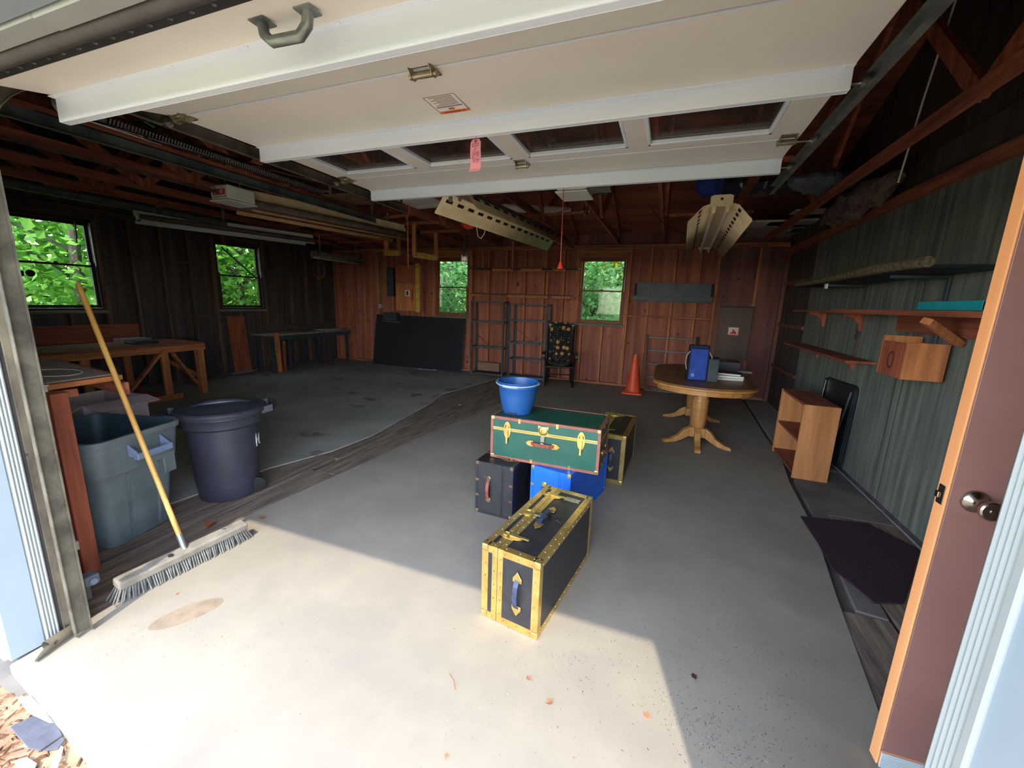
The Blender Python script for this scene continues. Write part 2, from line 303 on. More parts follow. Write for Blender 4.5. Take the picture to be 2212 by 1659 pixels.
for (x0, x1, y0, y1) in ((-3.48, -2.9, 0.80, 2.9), (-2.895, -2.3, 0.80, 2.6), (-3.48, -2.85, 2.905, 5.35), (-2.845, -2.2, 2.605, 5.05), (-3.48, -2.8, 5.355, 8.03), (-2.795, -2.15, 5.055, 8.03),
                         (0.80, 1.24, 0.80, 2.395), (1.245, 1.76, 0.80, 2.3), (1.26, 1.76, 2.31, 3.61)):
    MB().bx(x0, x1, y0, y1, -0.045, -0.007).build('floor_board', 'floor_plank', fl, bevel=0.003)
# a stain left by standing water, with its own rim
MB().prism([(-2.055+0.145*math.cos(a*PI/14)*math.cos(1.1)-0.065*math.sin(a*PI/14)*math.sin(1.1), 1.06+0.145*math.cos(a*PI/14)*math.sin(1.1)+0.065*math.sin(a*PI/14)*math.cos(1.1)) for a in range(28)], 0.0, 0.0012).build('stain', 'stain', fl)
# ground outside
g = MB().bx(-60, 60, -60, 70, -0.40, -0.10).build('ground', 'grass'); tag(g, kind='structure')
dr = MB().prism([(-4.5, -7), (6, -7), (3, 0.50), (-0.2, 0.49), (-1.6, 0.53), (-2.44, 0.61), (-4.5, 0.61)], -0.2, -0.05).build('driveway', 'dirt'); tag(dr, kind='structure')

def boxes_around(us, holes, z0, z1):
    """columns u0..u1 of a wall with the holes left out -> rectangles"""
    br = sorted(set(us+[h[0] for h in holes]+[h[1] for h in holes])); out = []
    for a, b in zip(br[:-1], br[1:]):
        if b-a < 0.004: continue
        hs = [h for h in holes if h[0] <= a+1e-4 and h[1] >= b-1e-4]
        if hs: out += [(a, b, z0, hs[0][2]), (a, b, hs[0][3], z1)]
        else: out.append((a, b, z0, z1))
    return out
def rng(a, b, st):
    n = int(math.ceil((b-a)/st)); return [a+i*st for i in range(n)]+[b]
# ---- windows: glass rectangles measured on each wall
def wr(tl, br_, **pl):
    a = P(*tl, **pl); b = P(*br_, **pl); k = 'x' if 'y' in pl else 'y'
    return (getattr(a, k), getattr(b, k), b.z, a.z)
YG, XG = YB+0.05, XL-0.05
WB = [wr((949.5, 565), (1008, 677), y=YG), wr((1263.5, 565), (1337.5, 693), y=YG)]
WL = [wr((10, 464), (208.5, 659), x=XG), wr((466, 527), (560.6, 659.6), x=XG)]
GA = 0.075                                # sash + jamb round the glass
hB = [(a-GA, b+GA, c-GA, d+GA) for a, b, c, d in WB]; hL = [(a-GA, b+GA, c-GA, d+GA) for a, b, c, d in WL]
# ---- back wall
wb = MB()
for (a, b, c, d) in boxes_around([XL-0.12, XR+0.12], hB, -0.12, ZP+0.12): wb.bx(a, b, YB+0.105, YB+0.125, c, d)
wb = wb.build('wall_back', 'siding_white'); tag(wb, kind='structure')
for (a, b, c, d) in boxes_around(rng(XL-0.09, XR+0.1, 1.22), hB, 0.0, ZP):
    MB().bx(a+0.0004, b-0.0004, YB+0.092, YB+0.104, c, d).build('panel', 'back_panel', wb)
MB().bx(XL-0.1, XR+0.1, YB+0.092, YB+0.104, ZP+0.001, ZP+0.21).build('panel', 'back_panel_dark', wb)
MB().bx(XL-0.1, XR+0.1, YB+0.105, YB+0.125, ZP+0.121, ZP+0.205).build('frieze', 'siding_white', wb)
def stud_row(us, holes, u0, u1, mk, parent, mz, mh):
    """mk(u0, u1, d0, d1, z0, z1) -> MB; 2x4 framing with trimmers, headers and cripples"""
    mk(u0, u1, 0.0, 0.089, 0.0, 0.038).build('bottom_plate', mh, parent, bevel=0.002)
    mk(u0, u1, 0.0, 0.089, ZP-0.038, ZP-0.001).build('top_plate', mh, parent, bevel=0.002)
    mk(u0, u1, 0.0, 0.089, ZP-0.077, ZP-0.039).build('top_plate', mh, parent, bevel=0.002)
    for u in us:
        h = [q for q in holes if q[0]-0.075 < u < q[1]+0.04]
        if h:
            h = h[0]
            if h[0] < u < h[1]-0.04:
                mk(u, u+0.038, 0.0, 0.089, 0.039, h[2]-0.04).build('stud', mz, parent, bevel=0.002)
        else: mk(u, u+0.038, 0.0, 0.089, 0.039, ZP-0.078).build('stud', mz, parent, bevel=0.002)
    for h in holes:
        for q in (h[0]-0.076, h[0]-0.038, h[1], h[1]+0.038):
            mk(q+0.0005, q+0.0375, 0.0, 0.089, 0.039, ZP-0.078 if q in (h[0]-0.076, h[1]+0.038) else h[3]).build('stud', mz, parent, bevel=0.002)
        mk(h[0]-0.037, h[1]+0.037, 0.0, 0.085, h[3]+0.001, min(h[3]+0.14, ZP-0.08)).build('header', mh, parent, bevel=0.002)
        mk(h[0]+0.001, h[1]-0.001, 0.0, 0.089, h[2]-0.039, h[2]-0.001).build('sill_plate', mh, parent, bevel=0.002)
mkB = lambda a, b, c, d, e, f: MB().bx(a, b, YB+c, YB+d, e, f)
stud_row([XL+0.1+0.406*i for i in range(23)], hB, XL, XR, mkB, wb, 'stud_z', 'stud_x')
# right of the window the framing is boarded over
xb0 = P(1545, 640, y=YB).x
for a, b in ((xb0, xb0+0.60), (xb0+0.605, xb0+1.0), (xb0+1.005, XR-0.005)):
    MB().bx(a, b, YB-0.012, YB-0.001, 0.03, ZP-0.08).build('panel', 'back_panel_dark', wb, bevel=0.002)
for a in (xb0-0.02, xb0+0.585, xb0+0.985): MB().bx(a, a+0.035, YB-0.026, YB-0.0125, 0.03, ZP-0.09).build('batten', 'stud_z', wb)
# ---- left wall
wl = MB()
for (a, b, c, d) in boxes_around([YF, YB+0.12], hL, -0.12, ZP+0.12): wl.bx(XL-0.125, XL-0.105, a, b, c, d)
wl = wl.build('wall_left', 'siding_white'); tag(wl, kind='structure')
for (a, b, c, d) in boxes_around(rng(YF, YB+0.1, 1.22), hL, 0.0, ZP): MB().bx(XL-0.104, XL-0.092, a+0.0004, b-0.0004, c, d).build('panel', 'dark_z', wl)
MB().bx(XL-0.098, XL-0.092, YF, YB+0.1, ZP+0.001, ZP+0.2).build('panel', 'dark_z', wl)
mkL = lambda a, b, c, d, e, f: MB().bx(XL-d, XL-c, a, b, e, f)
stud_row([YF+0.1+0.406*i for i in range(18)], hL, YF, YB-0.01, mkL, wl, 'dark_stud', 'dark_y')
for z in (0.72, 1.12, 1.62, 2.02):                       # blocking between the studs
    for (a, b) in ((hL[0][1]+0.08, hL[1][0]-0.08), (hL[1][1]+0.08, YB-0.02)):
        MB().bx(XL-0.088, XL+0.006 if z > 1.5 else XL-0.003, a, b, z, z+0.02).build('rail', 'dark_y', wl)
# ---- right wall: grey wood-grain panelling, stopping short of the back
wrm = MB().bx(XR+0.02, XR+0.12, YF, YB+0.12, -0.12, ZR+0.3).build('wall_right', 'siding_white'); tag(wrm, kind='structure')
MB().bx(XR+0.004, XR+0.019, YI, YB+0.09, 0.0, ZR+0.3).build('panel', 'dark_z', wrm)
seams = [1.0, P(2071, 980, x=XR).y-0.02, P(2071, 980, x=XR).y+0.09, 4.62, 5.85, P(1748, 650, x=XR).y]
for a, b in zip(seams[:-1], seams[1:]):
    MB().bx(XR-0.008, XR+0.003, a+0.002, b-0.002, 0.05, ZR-0.03).build('panel', 'grey_panel', wrm, bevel=0.002)
for y in (3.95, 4.05, 5.1, 5.35): MB().bx(XR-0.0095, XR-0.0081, y, y+0.004, 0.05, ZR-0.03).build('groove', 'folding_dark', wrm)
MB().bx(XR-0.05, XR+0.003, YI, YB-0.05, ZR-0.03, ZR+0.06).build('top_plate', 'truss_y', wrm)
for z in (0.62, 1.3, 1.95): MB().bx(XR-0.03, XR+0.003, seams[-1]+0.02, YB-0.03, z, z+0.05).build('rail', 'back_panel_dark', wrm)
MB().bx(XR-0.05, XR+0.003, YB-0.10, YB-0.03, 0.0, ZR-0.03).build('corner_post', 'back_panel_dark', wrm)
# ---- front wall with the garage opening and the outside door's opening beside it
wf = MB()
wf.bx(XL-0.12, JL-0.10, YF, YI, -0.12, ZP+0.1); wf.bx(JR+0.10, XR+0.12, YF, YI, -0.12, ZP+0.1); wf.bx(JL-0.10, JR+0.10, YF, YI-0.05, ZH+0.03, ZP+0.1)
wf = wf.build('wall_front', 'siding_white'); tag(wf, kind='structure')
# ---- casings of the garage opening
def casing(name, x, sg, y0, yf0, yf1, y2):
    s = struct(name, (x, y0, 0))
    MB().bx(min(x, x+sg*0.10), max(x, x+sg*0.10), y0, yf0-0.004, 0.0, ZH).build('casing', 'alu_white', s, bevel=0.003)
    n = 4; wd = (yf1-yf0)/n
    for i in range(n):
        MB().tube([(x+sg*0.002, yf0+wd*(i+0.5), 0.0), (x+sg*0.002, yf0+wd*(i+0.5), ZH)], wd*0.52, 8).build('flute', 'vinyl_white', s, smooth=True)
    MB().bx(min(x+sg*0.004, x+sg*0.06), max(x+sg*0.004, x+sg*0.06), yf0-0.003, yf1, 0.0, ZH).build('stop', 'vinyl_white', s)
    MB().bx(min(x+sg*0.006, x+sg*0.10), max(x+sg*0.006, x+sg*0.10), yf1+0.001, yf1+0.012, 0.0, ZH).build('seal', 'rubber_grey', s)
    return s
t1 = casing('trim_1', JL, -1, 0.61, 0.718, 0.762, 0.83)
t2 = casing('trim_2', JR, 1, 0.47, 0.665, 0.708, 0.80)
MB().bx(JR-0.006, JR+0.02, 0.640, 0.660, 0.0, ZH).build('casing_lip', 'vinyl_white', t2, bevel=0.004)
t3 = struct('trim_3', ((JL+JR)/2, 0.6, ZH))
MB().bx(JL+0.001, JR-0.001, 0.56, 0.655, ZH, ZH+0.045).build('casing', 'alu_white', t3, bevel=0.004)
MB().bx(JL+0.001, -1.55, 0.657, 0.712, ZH-0.006, ZH+0.04).build('stop', 'vinyl_white', t3, bevel=0.003)
MB().bx(-1.547, JR-0.001, 0.657, 0.712, ZH-0.008, ZH+0.04).build('stop', 'vinyl_white', t3, bevel=0.003)
MB().bx(-3.2, -2.54, 0.585, 0.615, 0.0, ZH).build('corner_board', 'siding_white', t1, bevel=0.003)
# ---- windows
def window(n, glass, axis, sash, plane):
    a, b, c, d = glass
    if axis == 'B': f = lambda u0, u1, e0, e1, z0, z1: MB().bx(u0, u1, plane-e1, plane-e0, z0, z1); s = struct('window_%d' % n, ((a+b)/2, plane, c))
    else: f = lambda u0, u1, e0, e1, z0, z1: MB().bx(plane+e0, plane+e1, u0, u1, z0, z1); s = struct('window_%d' % n, (plane, (a+b)/2, c))
    zm = (c+d)/2; G = 0.074; fr = MB()
    for q in (f(a-G, a-0.04, -0.06, 0.055, c-G, d+G), f(b+0.04, b+G, -0.06, 0.055, c-G, d+G), f(a-0.04, b+0.04, -0.06, 0.055, d+0.04, d+G), f(a-0.04, b+0.04, -0.06, 0.055, c-G, c-0.045)): fr.add(q.v, q.f)
    fr.build('frame', sash, s, bevel=0.003)
    for nm, z0, z1, e in (('upper_sash', zm-0.012, d, -0.03), ('lower_sash', c, zm+0.012, 0.0)):
        sm = MB(); k = 0.012 if nm == 'upper_sash' else 0
        for q in (f(a-0.039, a-k*0.3, e, e+0.028, z0-0.04, z1+0.04), f(b+k*0.3, b+0.039, e, e+0.028, z0-0.04, z1+0.04), f(a-k*0.3, b+k*0.3, e, e+0.028, z1-(0.026 if nm == 'lower_sash' else 0), z1+0.04 if nm == 'upper_sash' else z1), f(a-k*0.3, b+k*0.3, e, e+0.028, z0-0.04 if nm == 'lower_sash' else z0, z0+(0.026 if nm == 'upper_sash' else 0))): sm.add(q.v, q.f)
        so_ = sm.build(nm, sash, s)
        f(a, b, e+0.012, e+0.016, z0, z1).build('pane', pane_glass, so_)
    f((a+b)/2-0.02, (a+b)/2+0.02, 0.028, 0.04, zm+0.012, zm+0.03).build('latch', 'dark_steel', s)
    f(b+0.041, b+0.052, 0.0, 0.058, zm, d+0.04).build('weather_strip', 'weather_white', s)
    f(a-0.10, b+0.10, 0.0, 0.085, c-G-0.042, c-G-0.002).build('sill', 'sill_grey', s, bevel=0.004)
    return s
window(1, WL[0], 'L', 'window_dark', XG); window(2, WL[1], 'L', 'window_dark', XG); window(3, WB[0], 'B', 'window_wood', YG); window(4, WB[1], 'B', 'window_wood', YG)
# ---- roof deck (the ceiling) and gables
YM = (YF+YB+0.12)/2; ZD = ZP+0.20; SL = 1/3.0
def zr(y): return ZD+(min(y, 2*YM-y)-YF)*SL
ce = MB()
for y0, y1 in ((0.09, YM), (YM, 2*YM-0.09)):
    ce.add([(XL-0.3, y0, zr(y0)+0.02), (XR+0.3, y0, zr(y0)+0.02), (XR+0.3, y1, zr(y1)+0.02), (XL-0.3, y1, zr(y1)+0.02), (XL-0.3, y0, zr(y0)+0.05), (XR+0.3, y0, zr(y0)+0.05), (XR+0.3, y1, zr(y1)+0.05), (XL-0.3, y1, zr(y1)+0.05)],
           [(0, 3, 2, 1), (4, 5, 6, 7), (0, 1, 5, 4), (1, 2, 6, 5), (2, 3, 7, 6), (3, 0, 4, 7)])
ce = ce.build('ceiling', 'shingle_roof'); tag(ce, kind='structure')
for s in (0, 1):
    rows = [0.09, 1.25, 2.42, 3.58, YM]
    for r in range(4):
        ya, yb = (rows[r]+0.002, rows[r+1]-0.002) if s == 0 else (2*YM-rows[r]-0.002, 2*YM-rows[r+1]+0.002)
        for x0, x1 in zip(rng(XL-0.3+(r % 2)*1.22, XR+0.3, 2.44)[:-1], rng(XL-0.3+(r % 2)*1.22, XR+0.3, 2.44)[1:]):
            MB().add([(x0+0.002, ya, zr(ya)), (x1-0.002, ya, zr(ya)), (x1-0.002, yb, zr(yb)), (x0+0.002, yb, zr(yb)), (x0+0.002, ya, zr(ya)+0.018), (x1-0.002, ya, zr(ya)+0.018), (x1-0.002, yb, zr(yb)+0.018), (x0+0.002, yb, zr(yb)+0.018)],
                     [(0, 3, 2, 1), (4, 5, 6, 7), (0, 1, 5, 4), (1, 2, 6, 5), (2, 3, 7, 6), (3, 0, 4, 7)]).build('deck_panel', 'deck', ce)
MB().bx(XL-0.3, XR+0.3, 0.06, 0.085, 2.345, zr(0.09)+0.03).build('fascia', 'alu_white', ce)
MB().bx(XL-0.3, XR+0.3, 0.086, YF-0.001, 2.36, 2.37).build('soffit', 'alu_white', ce)
for nm, x0, x1, zb in (('gable', XL-0.125, XL-0.10, ZP+0.12), ('gable', XR+0.10, XR+0.125, ZR+0.3)):
    MB().prism([(YF, zb), (YB+0.12, zb), (YB+0.12, zr(YB+0.12)), (YM, zr(YM)), (YF, zr(YF))], x0, x1, Matrix(((0, 0, 1, 0), (1, 0, 0, 0), (0, 1, 0, 0), (0, 0, 0, 1)))).build(nm, 'dark_z', wl if x0 < 0 else wrm)
# ---- trusses
xs = [-0.97+0.79*k for k in range(-8, 4)]
tr0 = thing('roof_truss', 'red-brown wooden roof truss spanning front to back under the plywood deck', 'truss', (0, 0, ZP), group='roof trusses')
cw = 0.038
MB().bx(-cw/2, cw/2, YF+0.02, YB+0.10, ZP+0.0, ZP+0.089).build('bottom_chord', 'truss_y', tr0, bevel=0.002)
for ya, yb in ((YF-0.5, YM), (2*YM-YF+0.5, YM)):
    MB().bar((0, ya, zr(ya)-0.055), (0, yb, zr(yb)-0.055), cw, 0.089).build('top_chord', 'truss_y', tr0)
for ya, za, yb in ((2.2, 0, 3.0), (3.0, 1, 3.4), (2*YM-2.2, 0, 2*YM-3.0), (2*YM-3.0, 1, 2*YM-3.4)):
    p = (0.039, ya if za == 0 else ya, zr(ya)-0.08 if za == 0 else ZP+0.05); q = (0.039, (YF+(YM-YF)*0.66) if ya < YM else (2*YM-(YF+(YM-YF)*0.66)), ZP+0.05) if za == 0 else (0.039, YM, zr(YM)-0.14)
    if za: p = (0.039, (YF+(YM-YF)*0.66) if ya < YM else (2*YM-(YF+(YM-YF)*0.66)), ZP+0.05)
    MB().bar(p, q, cw, 0.089).build('web', 'truss_z', tr0)
for k, x in enumerate(xs):
    o = tr0 if k == 0 else copy_tree(tr0)
    o.location = (x, 0, ZP)
# ================================================================ overhead door, open, under the trusses
DX0, DX1 = -2.272, 0.508
PR = [(2.93, 2.372), (2.475, 2.370), (1.93, 2.368), (1.41, 2.358), (1.0, 2.268), (0.745, 2.214)]
gd = thing('overhead_door', 'cream sectional garage door rolled up under the trusses, with window row and white struts', 'garage door', ((DX0+DX1)/2, 1.8, 2.37))
def slope_box(mb, x0, x1, a, b, th, off=0.0):
    """a slab whose underside runs from profile point a to b"""
    (ya, za), (yb, zb) = a, b; n = Vector((0, -(zb-za), yb-ya)).normalized()
    if n.z < 0: n = -n
    v = []
    for x in (x0, x1):
        for (y, z) in (a, b):
            v += [Vector((x, y, z))+n*off, Vector((x, y, z))+n*(off+th)]
    return mb.add(v, [(0, 2, 6, 4), (1, 5, 7, 3), (0, 4, 5, 1), (2, 3, 7, 6), (0, 1, 3, 2), (4, 6, 7, 5)])
def lerp(a, b, t): return (a[0]+(b[0]-a[0])*t, a[1]+(b[1]-a[1])*t)
e = 0.003
for i in range(5):
    a, b = PR[i], PR[i+1]
    if i == 1: continue
    d = e/math.dist(a, b)
    slope_box(MB(), DX0, DX1, lerp(a, b, d), lerp(a, b, 1-d), 0.035).build('section', 'door_cream', gd, bevel=0.003)
    for t in (0.10,) if i in (0, 2, 3) else ():
        q = lerp(a, b, 1-0.012); q2 = lerp(a, b, 1-0.002)
        slope_box(MB(), DX0+0.01, DX1-0.01, q, q2, 0.004, -0.005).build('lip', 'strut_white', gd)
# window section: stiles, rails and mullions round four panes
ya, yb = PR[1][0]-e, PR[2][0]+e; za = 2.369
ws = MB(); st, mu = 0.13, 0.095; pw = (DX1-DX0-2*st-3*mu)/4; P0, P1 = yb+0.05, ya-0.075
ws.bx(DX0, DX1, P1, ya, za, za+0.035); ws.bx(DX0, DX1, yb, P0, za, za+0.035)
edges = [DX0, DX0+st]
xx = DX0+st; panes = []
ws.bx(DX0, xx, P0, P1, za, za+0.035)
for k in range(4):
    panes.append((xx, xx+pw)); xx += pw
    wd = mu if k < 3 else st
    ws.bx(xx, xx+wd, P0, P1, za, za+0.035); xx += wd
ws = ws.build('window_section', 'door_cream', gd)
for (x0, x1) in panes:
    MB().bx(x0-0.005, x1+0.005, P0-0.005, P1+0.005, za+0.020, za+0.024).build('pane', door_glass, ws)
    for q in ((x0, x1, P1-0.022, P1), (x0, x1, P0, P0+0.02), (x0, x0+0.018, P0, P1), (x1-0.018, x1, P0, P1)):
        MB().bx(q[0], q[1], q[2], q[3], za-0.004, za+0.019).build('glazing_bead', 'strut_white', ws, bevel=0.004)
# struts
def strut(y, zt, x0, x1, h):
    m = MB(); m.bx(x0, x1, y, y+0.003, zt-h, zt); m.bx(x0, x1, y+0.003, y+0.03, zt-h, zt-h+0.003); m.bx(x0, x1, y-0.022, y, zt-0.004, zt-0.0005); m.bx(x0, x1, y+0.03, y+0.033, zt-h, zt-h+0.02)
    o = m.build('strut', 'strut_white', gd, bevel=0.0015)
    for k in range(9):
        x = x0+0.03+(x1-x0-0.06)*k/8
        MB().lathe([(0.0, -0.004), (0.004, -0.003), (0.005, 0.0)], 8, T((x, y-0.012, zt-0.0045))).build('screw', 'strut_white', o)
strut(2.785, 2.3705, DX0, DX1, 0.072); strut(1.85, 2.3675, DX0-0.01, DX1, 0.07); strut(1.005, 2.268, DX0-0.03, DX1, 0.085)
# hinges
def hinge(x, y, z, big=False):
    h = MB(); k = 1.3 if big else 1.0
    h.bx(x-0.035*k, x+0.035*k, y-0.055, y-0.012, z-0.003, z-0.0005); h.bx(x-0.035*k, x+0.035*k, y+0.012, y+0.055, z-0.003, z-0.0005)
    for s in (-1, 1):
        h.prism([(-0.045, 0), (0.045, 0), (0.012, -0.032), (-0.012, -0.032)], x+s*0.033*k-0.0015, x+s*0.033*k+0.0015, frame((0, y, z), (0, 1, 0), (0, 0, 1), (1, 0, 0)))
    h.tube([(x-0.042*k, y, z-0.02), (x+0.042*k, y, z-0.02)], 0.011, 10)
    return h.build('hinge', 'zinc', gd, smooth=True)
xm = (DX0+DX1)/2
hinge(xm-0.02, 2.475, 2.369); hinge(xm-0.02, 1.41, 2.357, True)
for x in (DX0+0.05, DX1-0.05):
    for (y, z) in ((2.475, 2.369), (1.93, 2.366), (1.41, 2.356)): hinge(x, y, z)
    for (y, z) in ((2.475, 2.369), (1.93, 2.366), (1.41, 2.356), (2.88, 2.37)):
        sx = -1 if x < 0 else 1
        r_ = MB(); r_.tube([(x, y, z-0.02), (x+sx*0.115, y, z-0.02)], 0.006, 8); r_.tube([(x+sx*0.095, y, z-0.02), (x+sx*0.120, y, z-0.02)], 0.021, 14)
        r_.build('roller', 'steel', gd, smooth=True)
    MB().bx(x-0.05, x+0.05, 2.815, 2.90, 2.352, 2.370).build('top_bracket', 'zinc', gd, bevel=0.003)
# bottom seal with rivets, and the lift handle
sa, sb = lerp(PR[5], PR[4], 0.05), lerp(PR[5], PR[4], 0.26)
sl_ = slope_box(MB(), DX0+0.02, DX1-0.02, sa, sb, 0.004, -0.0045).build('bottom_seal', 'rubber', gd)
MB().tube([(DX0+0.02, 0.735, 2.208), (DX1-0.02, 0.735, 2.208)], 0.022, 10).build('seal_bead', 'rubber_grey', sl_, smooth=True)
rv = lerp(sa, sb, 0.55)
for k in range(34): MB().lathe([(0.0, -0.003), (0.006, -0.002), (0.0065, 0.0)], 8, T((DX0+0.06+k*0.081, rv[0], rv[1]-0.004))).build('rivet', 'steel', sl_)
hy, hz = 0.90, 2.243
hd = MB(); hd.tube([(-1.06, hy, hz), (-1.055, hy, hz-0.03), (-1.03, hy, hz-0.05), (-0.94, hy+0.005, hz-0.05), (-0.915, hy+0.005, hz-0.03), (-0.91, hy+0.005, hz)], 0.014, 10)
hd.bx(-1.085, -1.035, hy-0.022, hy+0.022, hz-0.004, hz); hd.bx(-0.935, -0.885, hy-0.018, hy+0.026, hz-0.004, hz)
hd.build('lift_handle', 'galv', gd, smooth=True)
# warning label, read with the door shut
lb = MB().bx(-1.03, -0.887, 1.605, 1.757, 2.3615, 2.3625).build('warning_label', 'paper', gd)
LM = lambda x, y: frame((x, y, 2.3608), (-1, 0, 0), (0, 1, 0), (0, 0, -1))
MB().bx(-1.028, -0.889, 1.735, 1.757, 2.3606, 2.3614).build('warning_band', 'orange_print', lb)
text('lettering', 'WARNING', 0.022, 'ink', lb, LM(-0.958, 1.746) @ T((0, 0, 0.0006)), 0.0002, local=False)
for k in range(7): MB().bx(-1.012+0.02*(k % 2), -0.905, 1.615+k*0.011, 1.6195+k*0.011, 2.3609, 2.3614).build('print_line', 'print_grey', lb)
MB().bx(-1.02, -0.897, 1.694, 1.703, 2.3609, 2.3614).build('print_line', 'print_grey', lb)
MB().tube([(-0.958+0.013*math.cos(a*PI/10), 1.719+0.011*math.sin(a*PI/10), 2.3612) for a in range(20)], 0.0009, 4, closed=True).build('print_ring', 'sign_red', lb)
MB().bx(-0.972, -0.946, 1.716, 1.7225, 2.3609, 2.3614).build('print_pictogram', 'ink', lb)
lbE = MB()
for q in ((-1.03, -1.028, 1.605, 1.757), (-0.889, -0.887, 1.605, 1.757), (-1.03, -0.887, 1.605, 1.607)): lbE.bx(q[0], q[1], q[2], q[3], 2.3608, 2.3615)
lbE.build('label_border', 'ink', lb)
# pink tag wired to the strut
tp = P(1027, 290, y=1.88); pt = thing('hang_tag', 'pink cardboard tag with a printed wiring diagram hanging off the door strut', 'tag', (tp.x, 1.888, 2.30))
n = 10; m = MB(); wv = 0.052; TB = 2.153
pts = [(-wv/2, TB), (-wv/2, 2.283), (-wv/2+0.01, 2.296), (wv/2-0.01, 2.296), (wv/2, 2.283), (wv/2, TB)]
for k in range(n+1):
    z = 2.296+(TB-2.296)*k/n; w_ = wv/2-(0.01 if k == 0 else 0); yy = 1.888-0.004*math.sin(k/n*PI*2)-(0.012 if k == n else 0)
    m.v += [Vector((tp.x-w_-0.002*k/n*3, yy, z)), Vector((tp.x+w_, yy, z))]
for k in range(n): m.f.append((2*k, 2*k+1, 2*k+3, 2*k+2))
to = m.build('card', 'pink_paper', pt); sd = to.modifiers.new('thick', 'SOLIDIFY'); sd.thickness = 0.001
yk = 1.8795
MB().lathe([(0.006, -0.001), (0.006, 0.001)], 12, frame((tp.x, yk+0.004, 2.285), (1, 0, 0), (0, 0, 1), (0, -1, 0))).build('eyelet', 'leather_red', pt)
pr_ = MB()
for a, b in (((-0.016, 2.272), (0.016, 2.274)), ((-0.016, 2.262), (0.016, 2.264)), ((-0.016, 2.262), (-0.016, 2.272)), ((0.016, 2.264), (0.016, 2.274)), ((0, 2.262), (0.001, 2.25)), ((0.001, 2.25), (-0.006, 2.243)), ((-0.006, 2.243), (-0.006, 2.19)), ((-0.014, 2.238), (-0.014, 2.205)), ((-0.006, 2.225), (0.006, 2.235)), ((-0.006, 2.195), (0.004, 2.205))) + tuple(((0.007, 2.238-0.0045*k), (0.020-0.003*(k % 2), 2.2385-0.0045*k)) for k in range(5)) + tuple(((0.006, 2.206-0.0045*k), (0.021-0.002*k, 2.2065-0.0045*k)) for k in range(4)):
    pr_.bar((tp.x+a[0], yk, a[1]), (tp.x+b[0], yk, b[1]), 0.0011, 0.0007, (0, 1, 0))
pr_.build('printed_diagram', 'ink', pt)
MB().tube([(tp.x, 1.884, 2.286), (tp.x+0.008, 1.868, 2.297), (tp.x+0.03, 1.86, 2.300), (tp.x+0.036, 1.853, 2.31)], 0.0009, 5).build('wire', 'steel', pt)

# ---------------------------------------------------------------- tracks
def sweep(mb, path, prof):
    """path: (y, z) points at fixed x; prof: closed polygon of (dx, dn)"""
    o = len(mb.v); n = len(prof)
    for i, (y, z) in enumerate(path):
        a = path[max(i-1, 0)]; b = path[min(i+1, len(path)-1)]; t = Vector((b[0]-a[0], b[1]-a[1])).normalized(); nn = Vector((-t.y, t.x))
        for dx, dn in prof: mb.v.append(Vector((dx, y+nn.x*dn, z+nn.y*dn)))
    for i in range(len(path)-1):
        for k in range(n): mb.f.append((o+i*n+k, o+i*n+(k+1) % n, o+(i+1)*n+(k+1) % n, o+(i+1)*n+k))
    mb.f.append(tuple(o+k for k in range(n))); mb.f.append(tuple(o+(len(path)-1)*n+k for k in range(n))[::-1]); return mb
def track(label, x, sg, z, y1, mt, curve=True):
    """C-channel open towards the door: up the jamb, round the bend, back along the ceiling"""
    o = thing('door_track', label, 'rail', (x, 0.8, 0))
    C = [(0, -0.028), (sg*0.026, -0.028), (sg*0.026, 0.028), (0, 0.028), (0, 0.025), (sg*0.023, 0.025), (sg*0.023, -0.025), (0, -0.025)]
    C = [(x+a, b) for a, b in C]
    path = [(0.803, 0.01), (0.803, 1.0), (0.803, z-0.30)]+[(0.803+0.30-0.30*math.cos(R(a)), z-0.30+0.30*math.sin(R(a))) for a in range(10, 91, 10)]+[(y1, z)]
    sweep(MB(), path, C).build('channel', mt, o)
    MB().bx(x+sg*0.028, x+sg*0.031, 1.2, y1-0.02, z-0.02, z+0.04).build('angle_iron', mt, o)
    MB().bx(x+sg*0.028, x+sg*0.058, 1.2, y1-0.02, z+0.041, z+0.044).build('angle_iron', mt, o)
    MB().bar((x+sg*0.034, y1-0.05, z), (x+sg*0.034, y1-0.02, ZP+0.03), 0.004, 0.03).build('hanger', 'galv', o)
    MB().bx(x+sg*0.028, x+sg*0.05, 0.785, 0.85, 0.4, 0.44).build('jamb_bracket', 'galv', o)
    return o
track('galvanised door track on the side of the push broom, coming up the jamb', DX0-0.06, -1, 2.352, 3.36, 'galv_dirty')
track('galvanised door track on the side of the brown door, double rail', DX1+0.06, 1, 2.352, 3.38, 'galv')
track('dull track of the second overhead door, beside the long extension spring', -2.90, -1, 2.335, 3.65, 'galv_dull')
track('dark track of the second overhead door nearest the window wall', -5.47, -1, 2.42, 3.9, 'galv_dull')
# dirt on the jamb beside the track
MB().bx(JL-0.10, JL-0.004, 0.775, 0.828, 0.0, ZH).build('jamb', 'jamb_dirty', t1, bevel=0.003)
MB().bx(JL-0.004, JL+0.006, 0.818, 0.832, 0.0, ZH).build('jamb_edge', 'galv_dirty', t1)
# closed second door
d2 = thing('overhead_door', 'cream sectional garage door, closed, left of the open one', 'garage door', (-4.2, 0.72, 0))
for k in range(4): MB().bx(-5.42, -2.98, YI+0.003, YI+0.04, 0.004+k*0.52, 0.52+k*0.52).build('section', 'door_cream', d2, bevel=0.004)
